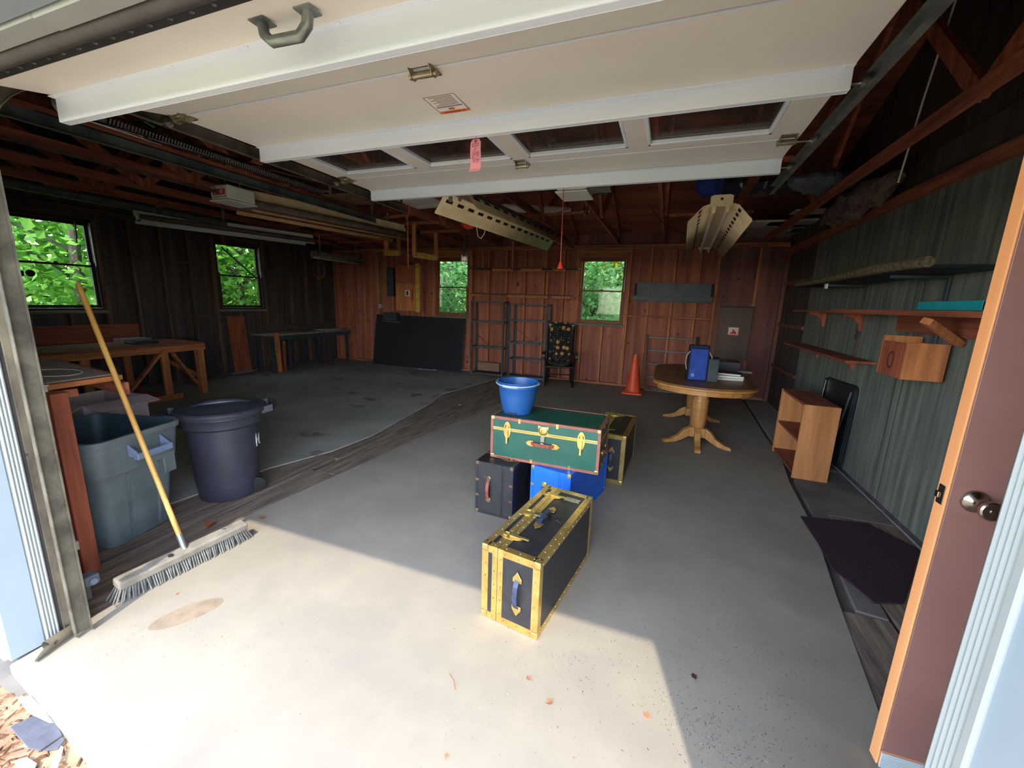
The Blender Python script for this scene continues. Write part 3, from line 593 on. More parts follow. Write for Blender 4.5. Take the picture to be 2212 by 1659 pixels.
# extension spring, pulley and cable
def spring(label, x, z, y0, y1):
    o = thing('extension_spring', label, 'spring', (x, y0, z)); m = MB(); turns = int((y1-y0)/0.0145); pts = []
    for i in range(turns*7+1):
        a = 2*PI*i/7; pts.append((x+0.027*math.cos(a), y0+(y1-y0)*i/(turns*7), z+0.027*math.sin(a)))
    m.tube(pts, 0.0046, 4); m.build('coil', 'dark_steel', o, smooth=True)
    pm = frame((x, y0-0.13, z), (0, 1, 0), (0, 0, 1), (1, 0, 0))
    MB().lathe([(0.012, -0.014), (0.045, -0.014), (0.045, -0.010), (0.037, 0.0), (0.045, 0.010), (0.045, 0.014), (0.012, 0.014)], 20, pm).build('pulley', 'galv', o, smooth=True)
    f = MB(); f.bx(x-0.02, x-0.016, y0-0.15, y0+0.01, z-0.016, z+0.016); f.bx(x+0.016, x+0.02, y0-0.15, y0+0.01, z-0.016, z+0.016); f.bx(x-0.02, x+0.02, y0, y0+0.01, z-0.016, z+0.016); f.build('pulley_fork', 'galv', o)
    c = MB(); c.tube([(x+0.03, y0-0.13, z-0.045), (x+0.06, y0+0.4, z-0.03), (x+0.09, y0+1.2, z+0.03), (x+0.1, y1+0.3, z+0.05)], 0.003, 5); c.tube([(x+0.02, y0-0.09, z-0.04), (x+0.05, y0+0.12, z-0.05), (x+0.055, y0+0.2, z-0.052)], 0.003, 5)
    c.tube([(x+0.05, y0+0.12, z-0.05), (x+0.05, y0+0.15, z-0.052)], 0.011, 8); c.build('cable', 'steel', o)
    MB().bar((x, y1, z), (x, y1+0.09, z+0.02), 0.02, 0.012).build('hook', 'galv', o); MB().bar((x, y1+0.085, z), (x, y1+0.085, ZP-0.001), 0.025, 0.004).build('rear_strap', 'galv', o); MB().bx(-3.4, -2.5, y1+0.06, y1+0.10, ZP-0.03, ZP-0.0005).build('cleat', 'truss_y', o)
    return o
spring('long coiled steel spring beside the open door, with pulley and cable', -2.60, 2.345, 1.30, 2.62)
# openers
def opener(label, x, y, z, lettering=None):
    o = thing('door_opener', label, 'door opener', (x, y, z)); m = MB().bx(x-0.12, x+0.12, y-0.14, y+0.14, z, z+0.13).build('housing', 'opener_white', o, bevel=0.015, seg=2)
    MB().bx(x-0.13, x+0.13, y-0.15, y+0.15, z-0.015, z-0.001).build('base_plate', 'opener_white', o, bevel=0.004)
    for k in range(7): MB().bx(x-0.10+k*0.03, x-0.085+k*0.03, y-0.1415, y-0.1405, z+0.02, z+0.026).build('vent_slot', 'ink', o)
    MB().bar((x, 0.9, z+0.06), (x, y-0.15, z+0.06), 0.03, 0.025).build('rail', 'rust_metal', o)
    for s in (-1, 1):
        MB().bar((x+s*0.1, y, z+0.13), (x+s*0.1, y, ZP+0.02), 0.025, 0.003).build('hanger', 'galv', o)
    return o
p = P(1235, 412, z=2.43); op1 = opener('white boxy door opener hung over the middle, with two bare bulbs', p.x, p.y+0.12, 2.43)
for dx in (0.19, 0.26): MB().lathe([(0.014, 0.0), (0.016, 0.03), (0.03, 0.06), (0.03, 0.09), (0.0, 0.105)], 14, T((p.x+dx, p.y+0.05, 2.45))).build('bulb', 'bulb_white', op1, smooth=True)
MB().bx(p.x+0.13, p.x+0.30, p.y, p.y+0.10, 2.425, 2.449).build('bulb_bracket', 'galv', op1)
p2 = P(478, 424, z=2.45); op2 = opener('white door opener with a red name label beside the peach shop light', p2.x, p2.y+0.12, 2.42)
MB().bx(p2.x-0.085, p2.x+0.085, p2.y-0.023, p2.y-0.0215, 2.46, 2.51).build('name_label', 'sign_red', op2)
text('lettering', 'GENIE', 0.048, 'paper', op2, frame((p2.x, p2.y-0.024, 2.485), (1, 0, 0), (0, 0, 1), (0, -1, 0)), 0.0003, local=False)
# red release cord
c0 = P(1218, 400, y=3.3); c1 = P(1211, 565, y=3.3); rc = thing('release_cord', 'red cord with a small red bell handle hanging from the opener', 'cord', (c0.x, 3.3, c1.z))
MB().tube([(c0.x, 3.3, 2.50), (c1.x, 3.3, c1.z)], 0.0032, 6).build('cord', 'red_cord', rc)
MB().lathe([(0.006, 0.0), (0.014, -0.015), (0.016, -0.03), (0.026, -0.05), (0.024, -0.056), (0.0, -0.056)], 14, T((c1.x, 3.3, c1.z))).build('handle', 'red_plastic', rc, smooth=True)
# ================================================================ trunks
mat('leather_bronze', (150, 120, 92), (110, 84, 66), rough=0.4, metal=0.6, scale=14)
def ribbon(mb, pts, wdir, w_, t):
    """a strap of width w_ along wdir and thickness t following pts"""
    pts = [Vector(p) for p in pts]; wd = Vector(wdir).normalized(); o = len(mb.v); n = len(pts)
    for i, p in enumerate(pts):
        d = (pts[min(i+1, n-1)]-pts[max(i-1, 0)]).normalized(); nn = d.cross(wd).normalized()
        for a, b in ((-1, -1), (1, -1), (1, 1), (-1, 1)): mb.v.append(p+wd*(a*w_/2)+nn*(b*t/2))
    for i in range(n-1):
        for k in range(4): mb.f.append((o+i*4+k, o+i*4+(k+1) % 4, o+(i+1)*4+(k+1) % 4, o+(i+1)*4+k))
    mb.f += [(o, o+1, o+2, o+3), (o+(n-1)*4+3, o+(n-1)*4+2, o+(n-1)*4+1, o+(n-1)*4)]; return mb
def ball(mb, c, r, n=8): return mb.lathe([(r*math.sin(PI*i/6), -r*math.cos(PI*i/6)) for i in range(7)], n, T(c), cap=False)
def trunk(label, M, L, D, H, skin, edge, wide, hw, strap, ends=(1,), band=None, sticker_=False, rivet=True, top_handle=True, skin2=None):
    o = thing('footlocker', label, 'trunk', M=M); sp = 0.72*H; hL, hD = L/2, D/2
    b = lambda *a: MB().bx(*a)
    def B(mb, nm, m, par=o, **k): return mb.build(nm, m, par, local=True, **k)
    body = B(b(-hL, hL, -hD, hD, 0, sp-0.001), 'body', skin, bevel=0.003); lid = B(b(-hL, hL, -hD, hD, sp+0.001, H), 'lid', skin2 or skin, bevel=0.003)
    w_ = 0.034 if wide else 0.017; t = 0.0018 if wide else 0.003; riv = MB()
    def strip(p, q, n1, n2):
        """edging angle along an edge p-q with legs on the faces whose normals are n1, n2"""
        p, q, n1, n2 = map(Vector, (p, q, n1, n2)); mb = MB()
        for na, nb in ((n1, n2), (n2, n1)):
            d = (q-p).normalized(); s = len(mb.v)
            c0 = p-nb*(w_ if True else 0); M_ = frame(p, d, -nb, na); mb.bx(0, (q-p).length, -t*0.9, w_, 0.0, t); mb.tf(M_, s)
            if rivet:
                k = max(2, int((q-p).length/0.058))
                for i in range(k):
                    r0 = len(riv.v); riv.lathe([(0.005, 0), (0.0042, 0.0016), (0.0, 0.0022)], 6); riv.tf(frame(p+d*((q-p).length*(i+0.5)/k)-nb*(w_*0.55)+na*t, d, -nb, na), r0)
        B(mb, 'edging', edge)
    X, Y, Z = (1, 0, 0), (0, 1, 0), (0, 0, 1); nX, nY, nZ = (-1, 0, 0), (0, -1, 0), (0, 0, -1)
    for z, nz in ((0, nZ), (H, Z)):
        strip((-hL, -hD, z), (hL, -hD, z), nY, nz); strip((-hL, hD, z), (hL, hD, z), Y, nz); strip((-hL, -hD, z), (-hL, hD, z), nX, nz); strip((hL, -hD, z), (hL, hD, z), X, nz)
    for x, nx in ((-hL, nX), (hL, X)):
        for y, ny in ((-hD, nY), (hD, Y)):
            strip((x, y, 0), (x, y, sp-0.002), nx, ny); strip((x, y, sp+0.002), (x, y, H), nx, ny)
    bw = 0.030 if wide else 0.011
    sides = ((lambda z0, z1: b(-hL, hL, -hD-0.0025, -hD-0.0003, z0, z1)), (lambda z0, z1: b(-hL-0.0025, -hL-0.0003, -hD, hD, z0, z1)), (lambda z0, z1: b(hL+0.0003, hL+0.0025, -hD, hD, z0, z1)))
    for f in sides:
        B(f(sp-bw, sp-0.0012), 'closure_band', band or hw); B(f(sp+0.0012, sp+bw), 'closure_band', band or hw)
        if wide: pass
    if rivet and wide:
        for zz in (sp-bw*0.6, sp+bw*0.6):
            for i in range(12):
                x = -hL+0.05+(L-0.1)*i/11; r0 = len(riv.v); riv.lathe([(0.005, 0), (0.0042, 0.0016), (0.0, 0.0022)], 6); riv.tf(frame((x, -hD-0.0025, zz), X, Z, nY), r0)
            for sx in (-1, 1):
                for i in range(5):
                    y = -hD+0.05+(D-0.1)*i/4; r0 = len(riv.v); riv.lathe([(0.005, 0), (0.0042, 0.0016), (0.0, 0.0022)], 6); riv.tf(frame((sx*(hL+0.0025), y, zz), Y, Z, (sx, 0, 0)), r0)
    for x in (-hL, hL):
        for y in (-hD, hD):
            for z in (0, H):
                m = MB(); k = 0.026 if not wide else 0.030; sx, sy, sz = (1 if x < 0 else -1), (1 if y < 0 else -1), (1 if z == 0 else -1)
                m.bx(min(x-sx*0.004, x+sx*k), max(x-sx*0.004, x+sx*k), min(y-sy*0.004, y+sy*k), max(y-sy*0.004, y+sy*k), min(z-sz*0.0038, z+sz*k), max(z-sz*0.0038, z+sz*k))
                B(m, 'corner_cap', hw, bevel=0.006, seg=2)
    fy = -hD-0.0025
    # two drop-bolt latches over the seam
    for sx in (-0.34, 0.34):
        x = sx*L; F_ = frame((x, fy, sp), X, Z, nY)
        lt = B(MB().prism([(0.028*math.cos(a*PI/10), (0.062 if math.sin(a*PI/10) > 0 else 0.070)*math.sin(a*PI/10)) for a in range(20)], 0, 0.003, F_), 'latch', hw, bevel=0.001)
        m = MB(); m.bx(-0.010, 0.010, -0.065, 0.0, 0.0035, 0.011); m.bx(-0.008, 0.008, -0.105, -0.060, 0.008, 0.013); m.tube([(-0.014, 0.012, 0.006), (-0.012, 0.032, 0.008), (0, 0.038, 0.009), (0.012, 0.032, 0.008), (0.014, 0.012, 0.006)], 0.004, 6); m.tf(F_)
        B(m, 'latch_bolt', 'brass_pale' if hw == 'brass_pale' else hw, lt, bevel=0.0015)
    F_ = frame((0, fy, sp+0.028), X, Z, nY)
    lk = B(MB().lathe([(0.034, 0), (0.034, 0.004), (0.026, 0.010), (0.014, 0.010), (0.012, 0.004), (0.0, 0.004)], 20, F_), 'lock', hw, smooth=True)
    B(MB().prism([(-0.040, -0.030), (0.040, -0.030), (0.034, 0.0), (0.040, 0.036), (0.0, 0.030), (-0.040, 0.036), (-0.034, 0.0)], 0, 0.002, F_), 'lock_plate', hw, lk)
    if top_handle == 'padlock' or top_handle is True:
        F2 = frame((0, fy, sp-0.048), X, Z, nY)
        m = MB().bx(-0.016, 0.016, -0.006, 0.036, 0.001, 0.012); B(m.tf(F2), 'hasp', 'steel', lk, bevel=0.002)
        B(MB().lathe([(0.018, 0.010), (0.018, 0.020), (0.0, 0.022)], 16, F2 @ T((0, -0.026, 0))), 'padlock', 'steel', lk, smooth=True)
        hz = sp-0.075
        hn = B(ribbon(MB(), [(-0.085, fy-0.004, hz), (-0.05, fy-0.020, hz), (0, fy-0.026, hz), (0.05, fy-0.020, hz), (0.085, fy-0.004, hz)], Z, 0.024, 0.004), 'handle', strap)
        for s in (-1, 1): B(MB().prism([(s*0.068, -0.024), (s*0.105, -0.020), (s*0.130, 0.0), (s*0.105, 0.020), (s*0.068, 0.024)], 0.0, 0.006, frame((0, fy, hz), X, Z, nY)), 'handle_cap', hw, hn, bevel=0.002)
    for s in ends:
        ex = s*(hL+0.0028); zc = sp*0.5
        hn = B(ribbon(MB(), [(ex+s*0.004, -0.075, zc), (ex+s*0.020, -0.05, zc), (ex+s*0.028, 0, zc), (ex+s*0.020, 0.05, zc), (ex+s*0.004, 0.075, zc)], Z, 0.024, 0.0045), 'handle', strap)
        for q in (-1, 1):
            if wide: c = MB().prism([(-0.024, q*0.062), (0.024, q*0.062), (0.024, q*0.082), (0.0, q*0.118), (-0.024, q*0.082)], 0.0, 0.006, frame((ex, 0, zc), Z, Y, (s, 0, 0)))
            else: c = MB().lathe([(0.022, 0), (0.022, 0.004), (0.014, 0.010), (0.0, 0.010)], 16, frame((ex, q*0.082, zc), Z, Y, (s, 0, 0)))
            B(c, 'handle_cap', hw, hn, bevel=0.002 if wide else 0)
    if not wide:
        for x in (-0.18, 0.10):
            B(b(x-0.008, x+0.008, -hD-0.0045, -hD-0.003, H-0.03, H+0.002), 'clip', hw); B(b(x+0.1-0.008, x+0.1+0.008, -hD-0.0045, -hD-0.003, -0.002, 0.028), 'clip', hw)
        for s in (-1, 1):
            for y in (-0.06, 0.06): B(b(s*(hL+0.003)-0.0015, s*(hL+0.003)+0.0015, y-0.008, y+0.008, H-0.026, H), 'clip', hw); B(b(s*(hL+0.003)-0.0015, s*(hL+0.003)+0.0015, y-0.008, y+0.008, 0, 0.026), 'clip', hw)
    if sticker_:
        sk = B(MB().prism([(-0.045, -0.026), (-0.034, -0.020), (0.0, -0.024), (0.034, -0.020), (0.045, -0.026), (0.040, 0.0), (0.045, 0.026), (0.034, 0.020), (0, 0.024), (-0.034, 0.020), (-0.045, 0.026), (-0.040, 0)], 0, 0.0006, frame((hL-0.10, -hD-0.0004, sp-0.13), Z, X, nY)), 'maker_sticker', 'sticker')
        B(MB().tube([(hL-0.10+0.014*math.cos(a*PI/8), -hD-0.0012, sp-0.13+0.02*math.sin(a*PI/8)) for a in range(16)], 0.0012, 4, closed=True), 'print_ring', 'ink', sk)
        kr = MB().tube([(0.035, fy-0.006, sp-0.10), (0.06, fy-0.003, sp-0.13), (0.03, fy-0.003, sp-0.15), (0.0, fy-0.003, sp-0.135)], 0.0016, 5)
        for a in (0.3, 1.4): kr.bar((0.0, fy-0.003, sp-0.14), (0.03*math.cos(a)-0.02, fy-0.003, sp-0.14-0.035*math.sin(a)), 0.008, 0.002, (0, 1, 0))
        B(kr, 'key_ring', 'steel')
    if rivet: B(riv, 'rivets', 'zinc', smooth=True)
    return o
def trunk_M(cx, cy, cz, nx, ny, nz, H): return T((cx, cy, cz)) @ frame((0, 0, 0), nx, ny, nz) @ T((0, 0, -H/2))
a1 = math.atan2(0.11, 0.75); s1, k1 = math.sin(a1), math.cos(a1)
trunk('black trunk with wide riveted brass edging and blue strap handles, half in the sun', trunk_M(-0.52, 1.965, 0.202, (s1, k1, 0), (0, 0, -1), (-k1, s1, 0), 0.313), 0.75, 0.395, 0.308, 'trunk_black', 'brass', True, 'brass', 'leather_blue', ends=(-1,), sticker_=True)
trunk('green trunk with brown edging and brass latches lying across two other trunks', T((-0.735, 2.86, 0.409)), 0.80, 0.43, 0.315, 'trunk_green', 'trim_brown', False, 'brass_pale', 'leather_red', rivet=False, top_handle='padlock', ends=(-1, 1))
a3 = -0.05
trunk('scuffed old black trunk with a red leather end handle, under the green trunk', trunk_M(-1.03, 2.90, 0.2035, (math.sin(a3), -math.cos(a3), 0), (0, 0, -1), (math.cos(a3), math.sin(a3), 0), 0.30), 0.76, 0.40, 0.295, 'trunk_black_worn', 'trunk_black', False, 'leather_bronze', 'leather_red', rivet=False, top_handle=False, band='trunk_black')
a4 = -0.20
trunk('bright blue trunk with brass corners under the green trunk', trunk_M(-0.575, 2.965, 0.2035, (-math.sin(-a4), -math.cos(a4), 0), (0, 0, -1), (math.cos(a4), math.sin(a4), 0), 0.31), 0.76, 0.40, 0.305, 'trunk_blue', 'trunk_blue', False, 'brass', 'trunk_black', rivet=False, top_handle=False, band='trunk_blue')
trunk('black trunk with pale brass edging standing behind the blue trunk', trunk_M(-0.36, 3.84, 0.2235, (0.05, 0.9987, 0), (0, 0, -1), (-0.9987, 0.05, 0), 0.31), 0.75, 0.44, 0.305, 'trunk_black', 'brass_pale', True, 'brass', 'leather_blue', ends=(-1,), top_handle=False)
# bucket
bk = thing('bucket', 'blue plastic bucket with a grey rim handle on the green trunk', 'bucket', (-1.0, 2.83, 0.7275)); z0 = 0.0
B_ = lambda mb, nm, m, par=bk, **k: mb.build(nm, m, par, local=True, **k)
out = [(0.108, 0.0), (0.112, 0.012), (0.122, 0.05), (0.138, 0.13), (0.147, 0.195), (0.152, 0.20), (0.155, 0.232), (0.160, 0.236), (0.157, 0.242), (0.148, 0.240), (0.143, 0.20), (0.118, 0.05), (0.103, 0.014), (0.0, 0.012)]
B_(MB().lathe(out, 40), 'body', 'bucket_blue', smooth=True)
B_(MB().bx(-0.035, 0.035, -0.1135, -0.09, 0.0, 0.016), 'foot_notch', 'bag_navy')
B_(MB().tube([(0.166*math.cos(R(a)), 0.166*math.sin(R(a)), 0.232-0.010*abs(math.sin(R(a)))) for a in range(-180, 1, 12)], 0.0055, 8), 'bail', 'bail_grey', smooth=True)
B_(MB().tube([(0.168*math.cos(R(a)), 0.168*math.sin(R(a)), 0.232-0.010*abs(math.sin(R(a)))) for a in range(-112, -66, 8)], 0.010, 8), 'grip', 'bail_grey', smooth=True)
for s in (-1, 1): B_(MB().lathe([(0.012, 0), (0.012, 0.012), (0.0, 0.014)], 10, frame((s*0.155, 0, 0.232), (0, 1, 0), (0, 0, 1), (s, 0, 0))), 'bail_lug', 'bucket_blue')

# ================================================================ bins and broom
def loft(mb, polys, c0=True, c1=True):
    o = len(mb.v); n = len(polys[0])
    for pl_ in polys: mb.v += [Vector(p) for p in pl_]
    for i in range(len(polys)-1):
        for k in range(n): mb.f.append((o+i*n+k, o+i*n+(k+1) % n, o+(i+1)*n+(k+1) % n, o+(i+1)*n+k))
    if c0: mb.f.append(tuple(o+k for k in range(n))[::-1])
    if c1: mb.f.append(tuple(o+(len(polys)-1)*n+k for k in range(n)))
    return mb
bc = thing('waste_bin', 'round black lidded trash can with painted white letters on its side', 'trash can', (-3.12, 2.02, 0.0), math.atan2(0.84, 0.54))
B2 = lambda mb, nm, m, par=bc, **k: mb.build(nm, m, par, local=True, **k)
B2(MB().lathe([(0.195, 0.0), (0.200, 0.02), (0.203, 0.09), (0.208, 0.095), (0.232, 0.50), (0.238, 0.56), (0.266, 0.58), (0.272, 0.635), (0.286, 0.65), (0.286, 0.675), (0.262, 0.675), (0.23, 0.55), (0.19, 0.03), (0.0, 0.03)], 48), 'body', 'can_black', smooth=True)
ld = B2(MB().lathe([(0.295, 0.662), (0.299, 0.670), (0.299, 0.692), (0.285, 0.702), (0.245, 0.700), (0.20, 0.715), (0.12, 0.728), (0.0, 0.732)], 48), 'lid', 'can_black', smooth=True)
B2(MB().tube([(-0.20, 0, 0.705), (-0.10, 0, 0.722), (0.0, 0, 0.730), (0.10, 0, 0.722), (0.20, 0, 0.705)], [0.012, 0.026, 0.030, 0.026, 0.012], 10), 'lid_grip', 'can_black', ld, smooth=True)
B2(MB().tube([(0.302*math.cos(R(a)), 0.302*math.sin(R(a)), 0.673) for a in range(-118, -78, 5)], 0.006, 6), 'lid_clip', 'can_black', ld, smooth=True)
for s in (0, 180):
    m = MB(); ribbon(m, [(0.28*math.cos(R(s-26)), 0.28*math.sin(R(s-26)), 0.66), (0.345*math.cos(R(s-20)), 0.345*math.sin(R(s-20)), 0.675), (0.36*math.cos(R(s)), 0.36*math.sin(R(s)), 0.675), (0.345*math.cos(R(s+20)), 0.345*math.sin(R(s+20)), 0.675), (0.28*math.cos(R(s+26)), 0.28*math.sin(R(s+26)), 0.66)], (0, 0, 1), 0.05, 0.012)
    B2(m, 'side_handle', 'can_black')
for s in (-1, 1):
    a = R(38*s+5); B2(MB().lathe([(0.02, -0.018), (0.06, -0.018), (0.06, 0.018), (0.02, 0.018)], 20, frame((0.205*math.cos(a), 0.205*math.sin(a), 0.061), (0, 0, 1), (math.cos(R(5)), math.sin(R(5)), 0), (-math.sin(R(5)), math.cos(R(5)), 0))), 'wheel', 'rubber', smooth=True)
for ch, da in (('R', -21), ('E', -5)):
    a = R(da); text('painted_letter', ch, 0.16, 'white_paint', bc, frame((0.2265*math.cos(a), 0.2265*math.sin(a), 0.42), (-math.sin(a), math.cos(a), 0), (0, 0, 1), (math.cos(a), math.sin(a), 0)), 0.002)
gb = thing('waste_bin', 'open square grey-green trash bin with a lilac handle beside the tall table', 'trash can', (-3.27, 1.35, 0.0), R(14))
B3 = lambda mb, nm, m, par=gb, **k: mb.build(nm, m, par, local=True, **k)
lv = [(0.46, 0.38, 0.0, 0.05), (0.47, 0.39, 0.03, 0.05), (0.56, 0.46, 0.46, 0.055), (0.60, 0.50, 0.47, 0.06), (0.635, 0.53, 0.66, 0.06), (0.66, 0.555, 0.665, 0.065), (0.665, 0.56, 0.70, 0.065), (0.625, 0.52, 0.70, 0.06), (0.60, 0.49, 0.62, 0.06), (0.44, 0.36, 0.03, 0.05)]
pol = [[(x, y, z) for (x, y) in rrect(a, b, r)] for a, b, z, r in lv]
B3(loft(MB(), pol[:8], c1=False), 'body', 'can_grey', smooth=True); B3(loft(MB(), pol[7:], c0=False), 'liner', 'can_inside', smooth=True)
gbm = bpy.data.objects[[c.name for c in gb.children][0]]
hx = 0.32
m = MB()
for y in (-0.11, 0.09): m.prism([(0.0, 0.0), (0.075, -0.055), (0.075, -0.085), (0.0, -0.075)], y-0.006, y+0.006, frame((hx, 0, 0.64), (1, 0, 0), (0, 0, 1), (0, -1, 0)))
m.bx(hx+0.045, hx+0.080, -0.105, 0.117, 0.552, 0.566); m.bx(hx+0.068, hx+0.080, -0.105, 0.117, 0.560, 0.592); B3(m, 'handle', 'handle_lilac', bevel=0.003)
B3(MB().bx(0.27, 0.302, 0.13, 0.21, 0.36, 0.50), 'recess_plate', 'can_grey', bevel=0.004)
for x in (-0.12, 0.12): B3(MB().bar((x, -0.198, 0.03), (x*1.15, -0.236, 0.455), 0.012, 0.010), 'rib', 'can_grey')
for y in (-0.08, 0.10): B3(MB().bar((0.238, y, 0.03), (0.283, y*1.1, 0.455), 0.010, 0.012, (0, 1, 0)), 'rib', 'can_grey')
# push broom
br = thing('push_broom', 'wide push broom with a varnished pole leaning on the tall table', 'broom', (-2.43, 1.29, 0.0))
yA, yBb = 0.985, 1.615
blk = MB().bx(-0.035, 0.035, -0.32, 0.32, 0.0, 0.045); blk.tf(T((-2.43, 1.30, 0.075)) @ RZ(R(-4)) @ RYm(R(10)))
blk = blk.build('block', 'broom_wood', br, bevel=0.008, seg=2)
bm_ = MB()
for i in range(54):
    for j in range(4):
        yy = -0.31+0.62*i/53; x0 = -0.022+0.015*j; fl_ = 1.0+max(0, (abs(yy)-0.25))*6
        a = Vector((x0, yy, 0.002)); b_ = Vector((x0*1.9+random.uniform(-.006, .006), yy*(1.0+0.12*max(0, abs(yy)-0.22)/0.1)+random.uniform(-.006, .006), -0.073+random.uniform(0, .006)))
        bm_.tube([a, b_], [0.0045, 0.0036], 4)
bm_.tf(T((-2.43, 1.30, 0.075)) @ RZ(R(-4)) @ RYm(R(2)))
for v_ in bm_.v: v_.z = max(v_.z, 0.001)
bo = bm_.build('bristles', 'bristle', br)
hp = P(168, 612, x=-3.13); hb = Vector((-2.435, 1.29, 0.115)); dv = (hp-hb).normalized()
MB().tube([hb+dv*0.06, hb+dv*0.5, hb+(hp-hb)*0.98, hp], [0.0135, 0.0135, 0.0135, 0.009], 12).build('pole', 'broom_handle', br, smooth=True)
MB().tube([hb-dv*0.02, hb+dv*0.085], 0.0165, 12).build('ferrule', 'galv', br, smooth=True)
MB().lathe([(0.012, 0), (0.010, 0.006), (0.0, 0.008)], 8, T((-2.42, 1.50, 0.118))).build('bolt', 'galv', br)
MB().lathe([(0.014, 0), (0.014, 0.0015)], 10, T((-2.425, 1.215, 0.1195)) @ RYm(R(10))).build('spare_socket', 'ink', br)

# ================================================================ tall table at the jamb, with boxes beneath
tt = thing('work_table', 'tall rough table with dark red legs and a cardboard-covered top behind the jamb', 'table', (-3.5, 1.15, 0), R(0))
TZ = 1.05
top = [(-2.93, 0.80), (-3.0, 1.40), (-4.05, 1.52), (-4.2, 0.86)]
MB().prism(top, TZ-0.028, TZ).build('table_top', 'orange_wood_y', tt, bevel=0.002)
for (x, y) in ((-2.88, 1.06), (-3.92, 1.38), (-4.02, 0.95), (-2.99, 0.84)):
    MB().bx(x-0.045 if x < -3 else x-0.035, x+0.045 if x < -3 else x+0.035, y-0.035, y+0.035, -0.006, TZ-0.0285).build('leg', 'red_wood_z', tt, bevel=0.003)
MB().bar((-2.92, 0.98, TZ-0.05), (-2.93, 1.16, TZ-0.05), 0.03, 0.04).build('apron', 'red_wood_y', tt)
MB().bar((-2.9, 1.36, TZ-0.065), (-3.95, 1.45, TZ-0.065), 0.03, 0.07).build('apron', 'red_wood_x', tt)
MB().bar((-2.93, 1.06, 0.13), (-3.88, 1.36, 0.22), 0.03, 0.07).build('brace', 'broom_wood', tt)
cb = MB().prism([(-2.985, 0.84), (-3.04, 1.37), (-4.02, 1.48), (-4.14, 0.9)], 0.0, 0.005, T((0, 0, TZ+0.001))).build('cardboard_sheet', 'card_grey'); tag(cb, 'flat grey cardboard sheet with a round mark lying on the tall table', 'cardboard')
MB().tube([(-3.33+0.17*math.cos(a*PI/12), 1.24+0.10*math.sin(a*PI/12), TZ+0.0065) for a in range(24)], 0.003, 4, closed=True).build('ring_mark', 'paper', cb)
cb2 = MB().prism([(-3.2, 0.83), (-3.3, 1.05), (-4.08, 1.10), (-4.12, 0.85)], 0.0, 0.004, T((0, 0, TZ+0.0065))).build('cardboard_sheet', 'cardboard'); tag(cb2, 'brown cardboard piece lying over the grey sheet on the tall table', 'cardboard')
rag = MB()
for i in range(6):
    for j in range(4): rag.v.append(Vector((-2.955+0.012*math.sin(i*1.3)+j*0.004+(0.03 if j == 0 else 0), 0.95+i*0.022, TZ+0.009-j*0.022*(1 if j else 0)-0.006*math.sin(i*2.1)*j)))
for i in range(5):
    for j in range(3): rag.f.append((i*4+j, i*4+j+1, (i+1)*4+j+1, (i+1)*4+j))
rag = rag.build('paper_scrap', 'paper', smooth=True); rag.modifiers.new('t', 'SOLIDIFY').thickness = 0.002; tag(rag, 'crumpled white paper hanging over the edge of the tall table', 'paper')
# cartons stacked under the table
def carton(label, x0, x1, y0, y1, z0, z1, m, flaps=True, rz=0.0):
    o = thing('cardboard_box', label, 'box', ((x0+x1)/2, (y0+y1)/2, z0), rz); a, b, h = (x1-x0)/2, (y1-y0)/2, z1-z0; k = 0.004
    q = MB(); q.bx(-a, a, -b, b, 0, k); q.bx(-a, -a+k, -b, b, k, h); q.bx(a-k, a, -b, b, k, h); q.bx(-a+k, a-k, -b, -b+k, k, h); q.bx(-a+k, a-k, b-k, b, k, h); q.build('carton', m, o, local=True)
    if flaps:
        MB().prism([(-a, 0), (a, 0), (a*0.96, -0.17), (-a*0.96, -0.17)], 0, k, T((0, -b, h)) @ RXm(R(28))).build('flap', m, o, local=True)
        MB().prism([(0, -b), (0.15, -b*0.96), (0.15, b*0.96), (0, b)], 0, k, T((a, 0, h)) @ RYm(R(12))).build('flap', m, o, local=True)
    else: MB().bx(-a, a, -b, b, h, h+k).build('lid', m, o, local=True)
    return o
carton('pale lilac carton with open flaps, uppermost under the tall table', -4.32, -3.86, 1.50, 1.92, 0.483, 0.72, 'box_lilac', True, R(8))
carton('dull red printed carton in the middle of the stack under the tall table', -4.33, -3.86, 1.49, 1.93, 0.253, 0.478, 'box_red', False, R(6))
carton('plain grey carton at the bottom of the stack under the tall table', -4.34, -3.85, 1.48, 1.94, 0.005, 0.248, 'card_grey', False, R(4))
